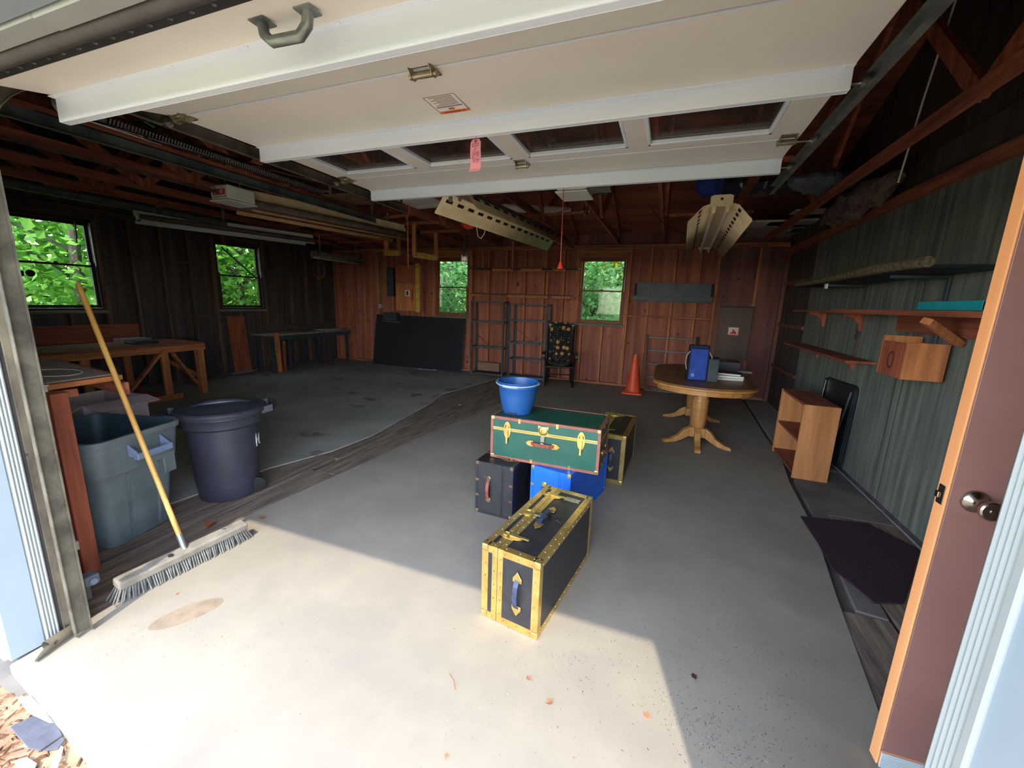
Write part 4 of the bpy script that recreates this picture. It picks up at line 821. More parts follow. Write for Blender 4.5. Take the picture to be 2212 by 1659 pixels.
# ================================================================ shop lights and things among the trusses
def shop_light(label, p, q, z, hw_, refl, house, slots=0, tubes=0, dusty=None, drop=0.09, plate=True, upper=None, hh=0.055):
    p = Vector((p[0], p[1], z)); q = Vector((q[0], q[1], z)); d = (q-p).normalized(); L = (q-p).length; xa = Vector((d.y, -d.x, 0))
    o = thing('shop_light', label, 'light fixture', M=frame(p, xa, d, (0, 0, 1)))
    B = lambda mb, nm, m, par=o, **k: mb.build(nm, m, par, local=True, **k)
    B(MB().bx(-0.055, 0.055, 0.0, L, 0.0, hh), 'housing', house, bevel=0.004)
    prof = [(0.055, 0.004), (0.09, 0.0), (0.12, -0.012), (hw_-0.02, -drop+0.02), (hw_, -drop), (hw_+0.004, -drop-0.016)]
    for s in (-1, 1):
        m = MB(); n = len(prof)
        for y in (0.02, L-0.02): m.v += [Vector((s*a, y, b)) for a, b in prof]
        for k in range(n-1): m.f.append((k, k+1, n+k+1, n+k))
        if upper:
            u_ = MB(); u_.v = [v_.copy() for v_ in m.v]; u_.f = [f_ for f_ in m.f[:3]]; m.f = m.f[3:]; m.v = [v_+Vector((s*0.004, 0, -0.012)) for v_ in m.v]; uo = B(u_, 'reflector_top', upper, smooth=True); uo.modifiers.new('t', 'SOLIDIFY').thickness = 0.0016
        w_ = B(m, 'reflector', refl if s > 0 or dusty is None else dusty, smooth=True); sm = w_.modifiers.new('t', 'SOLIDIFY'); sm.thickness = 0.0016; sm.offset = 0
        if slots:
            (a0, b0), (a1, b1) = prof[2], prof[3]; t0, t1 = 0.08, 0.34; ax = Vector((a1-a0, 0, b1-b0)).normalized(); ln = math.dist(prof[2], prof[3]); nn = Vector((-ax.z, 0, ax.x))
            for i in range(slots):
                y0 = 0.08+(L-0.16)*i/slots; y1 = y0+(L-0.16)/slots*0.55; q_ = MB().bx(ln*t0, ln*t1, y0, y1, -0.0018, 0.0018)
                q_.tf(frame((a0, 0, b0), ax, (0, 1, 0), (ax.z*-1, 0, ax.x)))
                if s < 0:
                    for v_ in q_.v: v_.x = -v_.x
                B(q_, 'slot', 'ink', w_)
    if plate:
        for y in (0.0, L):
            e_ = B(MB().prism([(-0.075, -0.02), (0.075, -0.02), (0.075, 0.05), (0.055, 0.06), (-0.055, 0.06), (-0.075, 0.05)], -0.003, 0.003, frame((0, y, 0), (1, 0, 0), (0, 0, 1), (0, -1, 0))), 'end_plate', house, bevel=0.002)
            B(MB().lathe([(0.010, 0), (0.010, 0.001)], 12, frame((0, y-0.0035 if y == 0 else y+0.0035, 0.03), (1, 0, 0), (0, 0, 1), (0, -1 if y == 0 else 1, 0))), 'knockout', 'ink', e_)
    for sx in (-0.045, 0.045):
        for y in (0.02, L-0.02): B(MB().prism([(-0.014, 0), (0.014, 0), (0.014, -0.05), (0.008, -0.062), (-0.008, -0.062), (-0.014, -0.05)], -0.008, 0.008, frame((sx, y, 0.0), (1, 0, 0), (0, 0, 1), (0, -1, 0))), 'socket', house, bevel=0.002)
        if tubes: B(MB().tube([(sx, 0.03, -0.045), (sx, L-0.03, -0.045)], 0.014, 12), 'fluorescent_tube', 'tube_glass', smooth=True)
    for y in (L*0.12, L*0.88):
        m = MB(); zz = 0.055
        while zz < ZP-z+0.02: m.tube([(0.008*math.cos(a*PI/3), y, zz+0.014+0.016*math.sin(a*PI/3)) if int(zz*1000) % 2 else (0, y+0.008*math.cos(a*PI/3), zz+0.014+0.016*math.sin(a*PI/3)) for a in range(6)], 0.0018, 4, closed=True); zz += 0.025
        B(m, 'chain', 'zinc'); B(MB().bx(-0.45, 0.45, y-0.02, y+0.02, ZP-z-0.03, ZP-z-0.0005), 'cleat', 'truss_y')
    return o
a, b = P(292, 468, z=2.47), P(672, 520, z=2.47); la = shop_light('long white shop light running above the window wall bench', (a.x, a.y), (b.x, b.y), 2.50, 0.16, 'lamp_white', 'lamp_white', upper='lamp_dusty', drop=0.07, hh=0.06)
a, b = P(520, 428, z=2.50), P(868, 500, z=2.50); lb_ = shop_light('long cream shop light with a peach reflector beside the second opener', (a.x, a.y), (b.x, b.y), 2.49, 0.17, 'lamp_peach', 'lamp_cream', upper='lamp_dusty', drop=0.10, hh=0.10)
a, b = P(985, 422, z=2.36), P(1215, 522, z=2.36); shop_light('long cream shop light with slotted reflectors and no tubes, above the shelf racks', (a.x-0.02, a.y), (b.x, b.y), 2.38, 0.20, 'lamp_cream', 'lamp_dusty', slots=14, drop=0.12, dusty='lamp_cream')
a, b = P(1557, 452, z=2.26), P(1522, 542, z=2.26); shop_light('cream slotted shop light with two glass tubes over the oval table', (a.x, a.y), (b.x, b.y), 2.30, 0.21, 'lamp_cream', 'lamp_cream', slots=14, tubes=2, drop=0.11)
a, b = P(678, 552, z=2.26), P(780, 567, z=2.26); shop_light('short dusty strip light above the far workbench', (a.x, a.y), (b.x, b.y), 2.28, 0.10, 'lamp_dusty', 'lamp_dusty', tubes=2, drop=0.05)
# red cord reel with trouble light
rp = P(1013, 478, y=4.4); rl = thing('cord_reel', 'red round cord reel hanging from a truss', 'cord reel', (rp.x, 4.4, rp.z))
fm = frame((rp.x, 4.4, rp.z), (1, 0, 0), (0, 0, 1), (0, -1, 0))
MB().lathe([(0.0, -0.035), (0.07, -0.035), (0.088, -0.028), (0.090, 0.0), (0.088, 0.028), (0.07, 0.035), (0.0, 0.035)], 28, fm).build('drum', 'red_plastic', rl, smooth=True)
MB().bar((rp.x, 4.36, rp.z), (rp.x, 4.36, ZP+0.03), 0.03, 0.006).build('bracket', 'dark_steel', rl)
MB().lathe([(0.014, 0.0), (0.012, 0.012), (0, 0.014)], 12, fm @ T((0, 0, 0.036))).build('hub', 'dark_steel', rl)
tb = P(1003, 575, y=4.4); tl_ = thing('trouble_light', 'caged inspection lamp on a black cable under the red reel', 'work lamp', (tb.x, 4.4, tb.z))
MB().tube([(rp.x-0.05, 4.4, rp.z-0.088), (tb.x, 4.4, tb.z+0.30)], 0.005, 6).build('cable', 'cable_black', tl_)
MB().lathe([(0.012, 0.30), (0.018, 0.28), (0.018, 0.18), (0.024, 0.17), (0.024, 0.155), (0.0, 0.155)], 14, T((tb.x, 4.4, tb.z))).build('grip', 'rubber', tl_, smooth=True)
cg = MB()
for k in range(10):
    an = 2*PI*k/10; cg.tube([(tb.x+r_*math.cos(an), 4.4+r_*math.sin(an), tb.z+z_) for r_, z_ in ((0.022, 0.155), (0.042, 0.12), (0.044, 0.05), (0.03, 0.01), (0.004, 0.0))], 0.002, 4)
for z_ in (0.05, 0.11): cg.tube([(tb.x+0.044*math.cos(k*PI/8), 4.4+0.044*math.sin(k*PI/8), tb.z+z_) for k in range(16)], 0.002, 4, closed=True)
cg.build('cage', 'steel', tl_); ball(MB(), (tb.x, 4.4, tb.z+0.085), 0.032, 12).build('bulb', 'bulb_white', tl_, smooth=True)
# white lead with a plug looped down from the slotted light
pw_ = P(1040, 515, y=4.1); pg = P(1050, 488, y=4.1); wl_ = thing('power_lead', 'white lead with a cream plug looping below the slotted shop light', 'cable', (pw_.x, 4.1, pw_.z))
MB().tube([(pw_.x-0.045, 4.1, pw_.z+0.40), (pw_.x-0.06, 4.1, pw_.z+0.12), (pw_.x-0.04, 4.1, pw_.z+0.02), (pw_.x-0.005, 4.1, pw_.z), (pw_.x+0.03, 4.1, pw_.z+0.04), (pg.x-0.005, 4.1, pg.z-0.03)], 0.0048, 8).build('lead', 'cable_white', wl_, smooth=True)
pm_ = MB().bx(-0.018, 0.018, -0.014, 0.014, -0.03, 0.03); pm_.tf(T((pg.x, 4.1, pg.z)) @ RYm(R(28))); pm_.build('plug', 'lamp_cream', wl_, bevel=0.004)
MB().tube([(pg.x+0.012, 4.1, pg.z+0.028), (pg.x+0.03, 4.1, pg.z+0.08), (pg.x-0.02, 4.1, pg.z+0.3)], 0.0045, 6).build('lead', 'cable_white', wl_)
# hook rod and lumber racks hung from the trusses
h0, h1 = P(880, 462, y=4.6), P(880, 580, y=4.6); hr = thing('hook_rod', 'thin rusty rod with a bent hook hanging from the trusses', 'rod', (h0.x, 4.6, h1.z))
MB().tube([(h0.x+0.03, 4.6, ZP+0.05), (h0.x+0.03, 4.6, h0.z+0.02), (h0.x-0.01, 4.6, h0.z-0.05), (h0.x, 4.6, h0.z-0.08), (h0.x, 4.6, h1.z)], 0.006, 6).build('rod', 'orange_wood_z', hr)
MB().tube([(h0.x, 4.6, h1.z+0.16), (h0.x+0.025, 4.6, h1.z+0.165)], 0.005, 6).build('hook_peg', 'orange_wood_z', hr)
def rack(label, u0, v0, u1, v1, y, dy):
    a = P(u0, v0, y=y); b = P(u1, v1, y=y+dy); o = thing('lumber_rack', label, 'rack', (a.x, y, a.z))
    MB().bar((a.x, y, a.z-0.03), (a.x, y, ZP+0.01), 0.06, 0.03).build('upright', 'orange_wood_z', o)
    MB().bar((a.x-0.03, y+0.032, a.z), (b.x+0.02, y+dy-0.032, b.z), 0.035, 0.08).build('crossbar', 'yellow_wood', o)
    for xx_, yy_ in ((a.x, y), (b.x, y+dy)): MB().bx(xx_-0.45, xx_+0.45, yy_-0.045, yy_-0.017, ZP-0.04, ZP-0.0005).build('cleat', 'truss_y', o)
    MB().bar((b.x, y+dy, b.z-0.02), (b.x, y+dy, ZP+0.01), 0.06, 0.03).build('upright', 'orange_wood_z', o); return o
rack('hanging lumber rack with a yellow crossbar in front of the boarded fuse cabinet', 835, 546, 862, 548, 5.6, 0.5)
rack('hanging lumber rack with a long yellow crossbar beside the window', 895, 549, 942, 558, 5.4, 0.7)
# boards and rolls laid over the chords
def flat(name, label, cat, u, v, sx, sy, sz, m, rz=0, z=None, group=None):
    zz = ZP+0.092 if z is None else z; p = P(u, v, z=zz); q = MB().bx(-sx/2, sx/2, -sy/2, sy/2, 0, sz)
    ob = q.build(name, m, None, bevel=0.003); ob.location = (p.x, p.y, zz); ob.rotation_euler = (0, 0, rz); return tag(ob, label, cat, group)
flat('storage_board', 'pale board laid on the trusses next to the end of the door track', 'board', 905, 438, 1.1, 0.30, 0.03, 'paper', R(-12)); flat('storage_board', 'narrow pale strip laid on the trusses by the slotted light', 'board', 925, 448, 0.95, 0.10, 0.02, 'paper', R(-8))
flat('storage_board', 'thin buff board laid on the trusses over the cream shop light', 'board', 690, 435, 1.3, 0.5, 0.02, 'cardboard', R(6)); flat('storage_board', 'short orange board end resting across the trusses above the cream light', 'board', 605, 414, 0.9, 0.12, 0.04, 'orange_wood_y', R(3))
q0 = P(1100, 437, z=2.86); q1 = P(1232, 446, z=2.86); rr = MB().tube([(q0.x-0.1, q0.y, 2.80), (q1.x, q1.y, 2.80)], 0.05, 14).build('paper_roll', 'paper', None, smooth=True); tag(rr, 'white paper roll lying across the trusses behind the slotted light', 'roll')
flat('ceiling_tile', 'small pale tile on the trusses next to the poly-wrapped bundle', 'tile', 1755, 459, 0.42, 0.25, 0.02, 'card_grey', R(4)); flat('ceiling_tile', 'grey tray lying on the trusses close to the back wall corner', 'tile', 1672, 508, 0.85, 0.7, 0.05, 'card_grey', R(2))
for u, v, sx, sy, lab in ((1594, 486, 0.36, 0.3, 'white tile lying on the trusses beside the two-tube light'), (1660, 484, 0.4, 0.3, 'white tile with a grey tile under it on the trusses'), (1655, 496, 0.6, 0.35, 'dull tile lying flat on the trusses above the red-sticker board'), (1725, 482, 0.75, 0.3, 'pale strip of tile laid slantwise on the trusses near the panelled wall'), (1752, 497, 0.5, 0.3, 'bluish tile on the trusses against the panelled wall')):
    flat('ceiling_tile', lab, 'tile', u, v, sx, sy, 0.03, 'paper' if 'white' in lab else ('poly' if 'bluish' in lab else 'card_grey'), random.uniform(-.1, .1))
def bundle(label, u, v, sx, sy, sz, m, rz=0):
    p = P(u, v, z=ZP+0.17); q = MB(); n1, n2 = 18, 10
    for i in range(n1+1):
        for j in range(n2):
            t = i/n1; rr_ = math.sin(PI*min(max(t, 0.02), 0.98))**0.45; an = 2*PI*j/n2
            k = 1+0.10*math.sin(i*1.7+j*2.3)+0.06*math.sin(i*3.1-j)
            q.v.append(Vector((sx*(t-0.5), sy/2*rr_*k*math.cos(an), sz/2+sz/2*rr_*k*math.sin(an))))
    for i in range(n1):
        for j in range(n2): q.f.append((i*n2+j, i*n2+(j+1) % n2, (i+1)*n2+(j+1) % n2, (i+1)*n2+j))
    q.f.append(tuple(range(n2))); q.f.append(tuple(n1*n2+j for j in range(n2))[::-1])
    ob = q.build('plastic_bundle', m, None, smooth=True); ob.location = (p.x, p.y, ZP+0.092); ob.rotation_euler = (0, 0, rz); return tag(ob, label, 'bundle')
bundle('dark poly-wrapped bundle lying on the trusses behind the end of the door track', 1608, 412, 0.95, 0.5, 0.20, 'poly_dark', R(4)); bundle('large grey poly-wrapped bundle on the trusses next to the panelled wall', 1785, 404, 0.85, 0.45, 0.22, 'poly', R(28)); bundle('small crumpled blue plastic bag stuffed between the trusses', 1535, 408, 0.34, 0.3, 0.22, 'bag_blue', R(70))
pp = P(1265, 462, y=4.2); pk = thing('pulley_block', 'small clear pulley block hanging below the opener', 'pulley', (pp.x, 4.2, pp.z))
MB().lathe([(0.008, -0.012), (0.032, -0.012), (0.026, 0.0), (0.032, 0.012), (0.008, 0.012)], 18, frame((pp.x, 4.2, pp.z), (0, 1, 0), (0, 0, 1), (1, 0, 0))).build('sheave', 'steel', pk, smooth=True)
MB().bar((pp.x-0.016, 4.2, pp.z-0.05), (pp.x-0.016, 4.2, pp.z+0.08), 0.004, 0.04).build('cheek', 'nickel', pk); MB().bar((pp.x+0.016, 4.2, pp.z-0.05), (pp.x+0.016, 4.2, pp.z+0.08), 0.004, 0.04).build('cheek', 'nickel', pk)
MB().tube([(pp.x, 4.2, pp.z+0.07), (pp.x, 4.2, ZP+0.03)], 0.004, 5).build('cord', 'cable_tan', pk)
# loose wiring along the back wall top
wr_ = MB().tube([(-5.9, YB-0.02, 2.58), (-4.9, YB-0.022, 2.60), (-3.5, YB-0.02, 2.615), (-1.9, YB-0.024, 2.61), (-0.4, YB-0.02, 2.60), (0.8, YB-0.025, 2.585), (1.5, YB-0.03, 2.62)], 0.009, 6).build('electric_cable', 'cable_tan', None, smooth=True); tag(wr_, 'tan electric cable stapled along the top of the back wall', 'cable')
for k, (pts, lab) in enumerate((([(1310, 415), (1270, 425), (1240, 445), (1180, 470)], 'thin black wire sagging from the opener'), ([(1400, 440), (1430, 480), (1480, 505), (1500, 503)], 'thin black wire sagging beside the two-tube light'))):
    w_ = MB().tube([P(u, v, y=4.3+0.3*k+0.35*i) for i, (u, v) in enumerate(pts)], 0.004, 5).build('electric_cable', 'cable_black', None, smooth=True); tag(w_, lab, 'cable')
# fibreglass batt sagging over the top of the panelled wall, and the white pull cord
iq = MB(); na, nb_ = 26, 10
for i in range(na+1):
    t = i/na; y = 4.15+1.75*t; sag = math.sin(PI*min(max(t*0.96+0.02, 0), 1))**0.6
    for j in range(nb_):
        an = 2*PI*j/nb_; r1 = 0.10*sag*(1+0.22*math.sin(i*1.9+j*1.3)+0.15*math.sin(i*0.7-j*2.1)); r2 = 0.14*sag*(1+0.2*math.sin(i*1.1+j*2.7))
        iq.v.append(Vector((XR-0.20+r1*math.cos(an), y, ZR+0.10+0.03*math.sin(i*0.9)+r2*math.sin(an))))
for i in range(na):
    for j in range(nb_): iq.f.append((i*nb_+j, i*nb_+(j+1) % nb_, (i+1)*nb_+(j+1) % nb_, (i+1)*nb_+j))
iq.f.append(tuple(range(nb_))); iq.f.append(tuple(na*nb_+j for j in range(nb_))[::-1])
io = iq.build('insulation_batt', 'insulation', None, smooth=True); tag(io, 'lumpy brown fibreglass batt slumped on top of the grey panelled wall', 'insulation')
w0, w1 = P(2065, 0, x=1.5), P(1940, 395, x=1.5); wc = MB().tube([(w0.x, w0.y-0.0, w0.z), ((w0+w1)/2 + Vector((0, 0.015, 0))), w1], 0.0065, 7).build('pull_cord', 'cable_white', None, smooth=True); tag(wc, 'white cord hanging straight down beside the slumped fibreglass', 'cord')
# ================================================================ against the back wall
# boarded fuse cabinet
a = P(853, 572, y=7.80); b = P(897, 672, y=7.80); fc = thing('fuse_cabinet', 'boarded plywood fuse cabinet with a small card on its door, fixed to the back wall', 'cabinet', ((a.x+b.x)/2, YB, b.z))
MB().bx(a.x, b.x+0.10, 7.83, YB-0.001, b.z, a.z).build('body', 'back_panel', fc); MB().bx(a.x, b.x, 7.80, 7.828, b.z, b.z+(a.z-b.z)*0.60).build('door', 'orange_wood_z', fc, bevel=0.003); MB().bx(a.x, b.x, 7.80, 7.828, b.z+(a.z-b.z)*0.605, a.z).build('door', 'red_wood_z', fc, bevel=0.003)
MB().bx(b.x+0.012, b.x+0.115, 7.795, 7.829, b.z-0.02, a.z+0.03).build('side_board', 'yellow_wood', fc, bevel=0.004)
cz = b.z+0.32; MB().bx(a.x+0.26, a.x+0.38, 7.797, 7.7995, cz, cz+0.13).build('card', 'paper', fc); MB().bx(a.x+0.29, a.x+0.34, 7.7955, 7.7968, cz+0.02, cz+0.11).build('card_print', 'ink', fc); MB().bx(b.x-0.10, b.x-0.04, 7.79, 7.7995, b.z+0.22, b.z+0.48).build('pull', 'red_wood_z', fc, bevel=0.003)
dr_ = P(835, 578, y=7.95); dq = P(852, 640, y=7.95); ob = MB().bx(dr_.x, dq.x-0.01, 7.93, YB-0.001, dq.z, dr_.z).build('recess_shade', 'folding_dark', None, bevel=0.01); tag(ob, 'dark block standing in for the shaded recess next to the boarded fuse cabinet', 'recess shade')  # dark solid block added where the wall has a shaded recess
for k, u in enumerate((817, 822)):
    p0, p1 = P(u, 540, y=8.0), P(u+2, 655, y=8.0); o_ = MB().tube([(p0.x, 8.0, 2.6), (p0.x, 8.0, p0.z-0.1), (p1.x+0.015, 8.0, p1.z)], 0.012, 8).build('conduit', 'cable_tan', None, smooth=True); tag(o_, ('outer' if k == 0 else 'inner')+' tan cable dropping to the junction box left of the dark recess block', 'cable')
jb = P(822, 661, y=7.98); ob = MB().bx(jb.x-0.045, jb.x+0.045, 7.95, YB-0.001, jb.z-0.06, jb.z+0.05).build('junction_box', 'card_grey', None, bevel=0.006); tag(ob, 'small grey junction box at the foot of the tan cables', 'junction box')
p = P(845, 681, y=7.9); sh = MB().bx(p.x-0.25, p.x+0.25, 7.85, YB-0.002, p.z-0.16, p.z-0.13).build('wall_shelf', 'dark_y', None); tag(sh, 'small dark ledge shelf below the fuse cabinet', 'shelf')
tbx = MB().bx(p.x-0.22, p.x+0.14, 7.88, YB-0.01, p.z-0.128, p.z+0.06).build('tool_case', 'can_black', None, bevel=0.01); tag(tbx, 'black case on the small ledge below the fuse cabinet', 'case')
# black sheet leaning on its long side
p0, p1 = P(822, 782, z=0), P(1001, 803, z=0); bs = MB(); xA, xB = p0.x, p1.x; hh = 1.16
bs.add([(xA, 7.80, 0.003), (xB, 7.78, 0.003), (xB, 8.00, hh), (xA, 8.00, hh), (xA, 7.815, 0.003), (xB, 7.795, 0.003), (xB, 8.015, hh), (xA, 8.015, hh)], [(0, 1, 2, 3), (7, 6, 5, 4), (0, 4, 5, 1), (1, 5, 6, 2), (2, 6, 7, 3), (3, 7, 4, 0)])
bs = bs.build('leaning_sheet', 'black_sheet'); tag(bs, 'large black sheet leaning on its long edge against the back wall', 'board')
MB().bar((xB+0.004, 7.776, 0.003), (xB+0.004, 7.996, hh), 0.008, 0.014).build('edge_strip', 'galv_dull', bs)
rg = MB()
for i in range(9):
    for j in range(3): rg.v.append(Vector((-5.2+i*0.07, 7.70-j*0.03+0.01*math.sin(i*2), 0.006+0.035*math.sin(i*1.9+j)**2*(1 if j == 1 else 0.4))))
for i in range(8):
    for j in range(2): rg.f.append((i*3+j, i*3+j+1, (i+1)*3+j+1, (i+1)*3+j))
rg = rg.build('rag', 'card_grey', None, smooth=True); rg.modifiers.new('t', 'SOLIDIFY').thickness = 0.004; tag(rg, 'grey rag lying at the foot of the black sheet', 'rag')
# open steel shelving frames
def rackframe(label, u0, u1, v0, vs_, y0, y1, m, brace):
    a = P(u0, v0, y=y0); b = P(u1, v0, y=y0); o = thing('shelf_frame', label, 'shelf rack', ((a.x+b.x)/2, (y0+y1)/2, 0)); H_ = a.z
    for x in (a.x, b.x):
        for y in (y0, y1):
            s = 1 if x == a.x else -1; t = 1 if y == y0 else -1; q = MB(); q.bx(min(x, x+s*0.035), max(x, x+s*0.035), min(y, y+t*0.002), max(y, y+t*0.002), 0.001, H_); q.bx(min(x, x+s*0.002), max(x, x+s*0.002), min(y+t*0.002, y+t*0.035), max(y+t*0.002, y+t*0.035), 0.001, H_); q.build('post', m, o)
    for v in vs_:
        z = max(0.05, P((u0+u1)/2, v, y=y0).z)
        for y in (y0-0.003, y1): MB().bx(a.x+0.001, b.x-0.001, y, y+0.003, z-0.03, z).build('rail', 'shelf_grey', o)
        for x in (a.x, b.x-0.003): MB().bx(x, x+0.003, y0, y1, z-0.03, z).build('rail', m, o)
    zc = P((u0+u1)/2, brace, y=y1).z; xm_ = (a.x+b.x)/2
    for x in (a.x, b.x): MB().bar((x, y1-0.006, zc+0.30), (xm_, y1-0.006, zc), 0.003, 0.02, (0, 1, 0)).build('brace', m, o)
    MB().bx(a.x+0.002, b.x-0.002, y0+0.002, y1-0.002, 0.045, 0.048).build('shelf_plate', m, o); return o
rackframe('open steel shelf rack nearest the black sheet, no shelves left in it', 1017, 1090, 650, (651, 694, 750, 808), 7.72, 8.02, 'shelf_blue_grey', 752)
rackframe('open dark steel shelf rack standing next to the rocking chair', 1101, 1184, 655, (656, 692, 741, 777, 815), 7.70, 8.02, 'shelf_blue_grey', 738)
lo_ = MB().bx(-3.75, -3.25, 7.9, 8.02, 0.075, 0.25).build('plank_offcut', 'cardboard'); tag(lo_, 'pale board lying in the bottom of the shelf rack near the black sheet', 'board')
# wall shelves between the windows
def wshelf(label, u0, u1, v, d, m, drops, th=0.022, lip=None):
    a = P(u0, v, y=YB-d); b = P(u1, v, y=YB-d); o = thing('wall_shelf', label, 'shelf', ((a.x+b.x)/2, YB, a.z)); z = (a.z+b.z)/2
    MB().bx(a.x, b.x, YB-d, YB-0.001, z-th, z).build('shelf_board', m, o, bevel=0.002)
    if lip:
        for (u, w2) in lip:
            c = P(u, v, y=YB-d).x; MB().bx(c, c+w2, YB-d-0.018, YB-d-0.001, z-0.075, z-th+0.0).build('front_strip', 'orange_wood_y', o, bevel=0.002)
    for u, vt in drops:
        c = P(u, vt, y=YB-d); MB().bar((c.x, YB-d+0.02, z+0.001), (c.x, YB-d+0.02, c.z), 0.03, 0.018).build('hanger', 'orange_wood_z', o)
    return o
wshelf('upper wall shelf between the two back windows, hung on wooden strips', 1012, 1248, 578, 0.25, 'dark_y', ((1043, 535), (1108, 520), (1181, 530)), lip=((1064, 0.45), (1126, 0.42), (1194, 0.26)))
wshelf('lower wall shelf between the two back windows with bare orange front strips', 1016, 1240, 635, 0.25, 'dark_y', ((1050, 600), (1182, 590)), lip=((1018, 0.27), (1096, 0.85), (1192, 0.44)))
wshelf('single thin shelf board on the back wall above the traffic cone', 1344, 1534, 684, 0.20, 'stud_x', ())
a = P(1369, 638, y=7.84); b = P(1540, 641, y=7.84); bsf = thing('wall_shelf', 'slate blue wall shelf with a tall back and scrolled ends, right of the window', 'shelf', ((a.x+b.x)/2, YB, a.z)); z = a.z
MB().bx(a.x, b.x, 7.84, YB-0.02, z-0.02, z).build('shelf_board', 'shelf_blue_grey', bsf, bevel=0.002); MB().bx(a.x+0.02, b.x-0.02, YB-0.02, YB-0.002, z-0.10, z+0.24).build('back_board', 'shelf_blue_grey', bsf, bevel=0.003); MB().bx(a.x, b.x, 7.83, 7.845, z-0.075, z-0.021).build('front_rail', 'shelf_blue_grey', bsf)
for x in (a.x, b.x-0.018): MB().prism([(0, 0), (0.19, 0), (0.19, 0.22), (0.13, 0.22)]+arc(0.10, 0.22, 0.06, 0, -90, 4)[1:]+[(0.03, 0.09)], x, x+0.018, frame((0, 7.84, z), (0, 1, 0), (0, 0, 1), (1, 0, 0))).build('scrolled_end', 'shelf_blue_grey', bsf)
# rocking chair
rk = thing('rocking_chair', 'black wooden rocking chair with a long cushion of gold flowers on black', 'rocking chair', (-1.80, 7.38, 0), R(14))
cmat = mat('floral_cushion', (26, 24, 26), (20, 19, 20), rough=0.9, scale=10); t_ = cmat.node_tree; N_ = t_.nodes; L_ = t_.links
tcn = N_.new('ShaderNodeTexCoord'); prev = None; col_in = N_['Principled BSDF'].inputs['Base Color']; base = col_in.links[0].from_socket
for sc, th, c_ in ((22, 0.20, (150, 140, 116)), (8.5, 0.27, (196, 142, 62))):
    vo = N_.new('ShaderNodeTexVoronoi'); vo.inputs['Scale'].default_value = sc; vo.inputs['Randomness'].default_value = 0.55
    L_.new(tcn.outputs['Object'], vo.inputs['Vector']); cr_ = N_.new('ShaderNodeValToRGB'); cr_.color_ramp.elements[0].position = th; cr_.color_ramp.elements[1].position = th+0.04; cr_.color_ramp.elements[0].color = (1, 1, 1, 1); cr_.color_ramp.elements[1].color = (0, 0, 0, 1)
    L_.new(vo.outputs['Distance'], cr_.inputs[0]); mx_ = N_.new('ShaderNodeMixRGB'); mx_.inputs['Color2'].default_value = s2l(c_); L_.new(cr_.outputs[0], mx_.inputs['Fac']); L_.new(base, mx_.inputs['Color1']); base = mx_.outputs[0]
L_.new(base, col_in)
K = lambda mb, nm, m='chair_black', par=rk, **k: mb.build(nm, m, par, local=True, **k)
for s in (-1, 1):
    K(MB().tube([(s*0.25, 0.45*math.sin(R(a))*0.95-0.02, 0.022+0.62*(1-math.cos(R(a)))) for a in range(-42, 64, 7)], 0.020, 8), 'rocker', smooth=True)
    K(MB().tube([(s*0.25, -0.20, 0.045), (s*0.25, -0.20, 0.20), (s*0.245, -0.20, 0.40)], [0.016, 0.022, 0.018], 8), 'leg', smooth=True); K(MB().tube([(s*0.22, 0.20, 0.05), (s*0.215, 0.19, 0.40)], 0.018, 8), 'leg', smooth=True)
    K(MB().tube([(s*0.235, 0.18, 0.40), (s*0.24, 0.25, 0.70), (s*0.245, 0.36, 1.13)], 0.018, 8), 'back_post', smooth=True)
    K(ribbon(MB(), [(s*0.27, 0.22, 0.64), (s*0.29, 0.0, 0.66), (s*0.30, -0.20, 0.66), (s*0.30, -0.27, 0.63), (s*0.30, -0.28, 0.59), (s*0.30, -0.25, 0.57)], (1, 0, 0), 0.05, 0.02), 'armrest')
    for y in (-0.17, -0.05, 0.08): K(MB().tube([(s*0.26, y, 0.42), (s*0.285, y, 0.655)], 0.010, 6), 'arm_spindle', smooth=True)
for z in (0.16, 0.27): K(MB().tube([(-0.25, -0.20, z), (0.25, -0.20, z)], 0.012, 8), 'stretcher', smooth=True)
K(MB().bx(-0.26, 0.26, -0.24, 0.22, 0.395, 0.425), 'seat', bevel=0.01, seg=2)
for i in range(6): x = -0.17+0.068*i; K(MB().tube([(x, 0.20, 0.42), (x*1.03, 0.27, 0.70), (x*1.05, 0.37, 1.06)], 0.008, 6), 'back_spindle', smooth=True)
K(MB().bar((-0.26, 0.365, 1.11), (0.26, 0.365, 1.11), 0.022, 0.12), 'crest_rail', bevel=0.01)
cq = MB(); pr2 = [(-0.20, 0.45), (0.02, 0.45), (0.12, 0.47), (0.16, 0.56), (0.20, 0.75), (0.25, 0.95), (0.29, 1.10), (0.32, 1.19)]
for i, (y, z) in enumerate(pr2):
    w_ = 0.21 if i not in (0, len(pr2)-1) else 0.17; a_ = pr2[max(i-1, 0)]; b2 = pr2[min(i+1, len(pr2)-1)]; tt_ = Vector((0, b2[0]-a_[0], b2[1]-a_[1])).normalized(); nn = Vector((0, -tt_.z, tt_.y)); nn = nn if nn.z > 0 or nn.y < 0 else -nn
    for k in range(12):
        an = 2*PI*k/12; c_, s_ = math.cos(an), math.sin(an); cq.v.append(Vector((w_*(abs(c_)**0.5)*(1 if c_ > 0 else -1), y, z))+nn*(0.032*(abs(s_)**0.7)*(1 if s_ > 0 else -1)+0.012))
for i in range(len(pr2)-1):
    for k in range(12): cq.f.append((i*12+k, i*12+(k+1) % 12, (i+1)*12+(k+1) % 12, (i+1)*12+k))
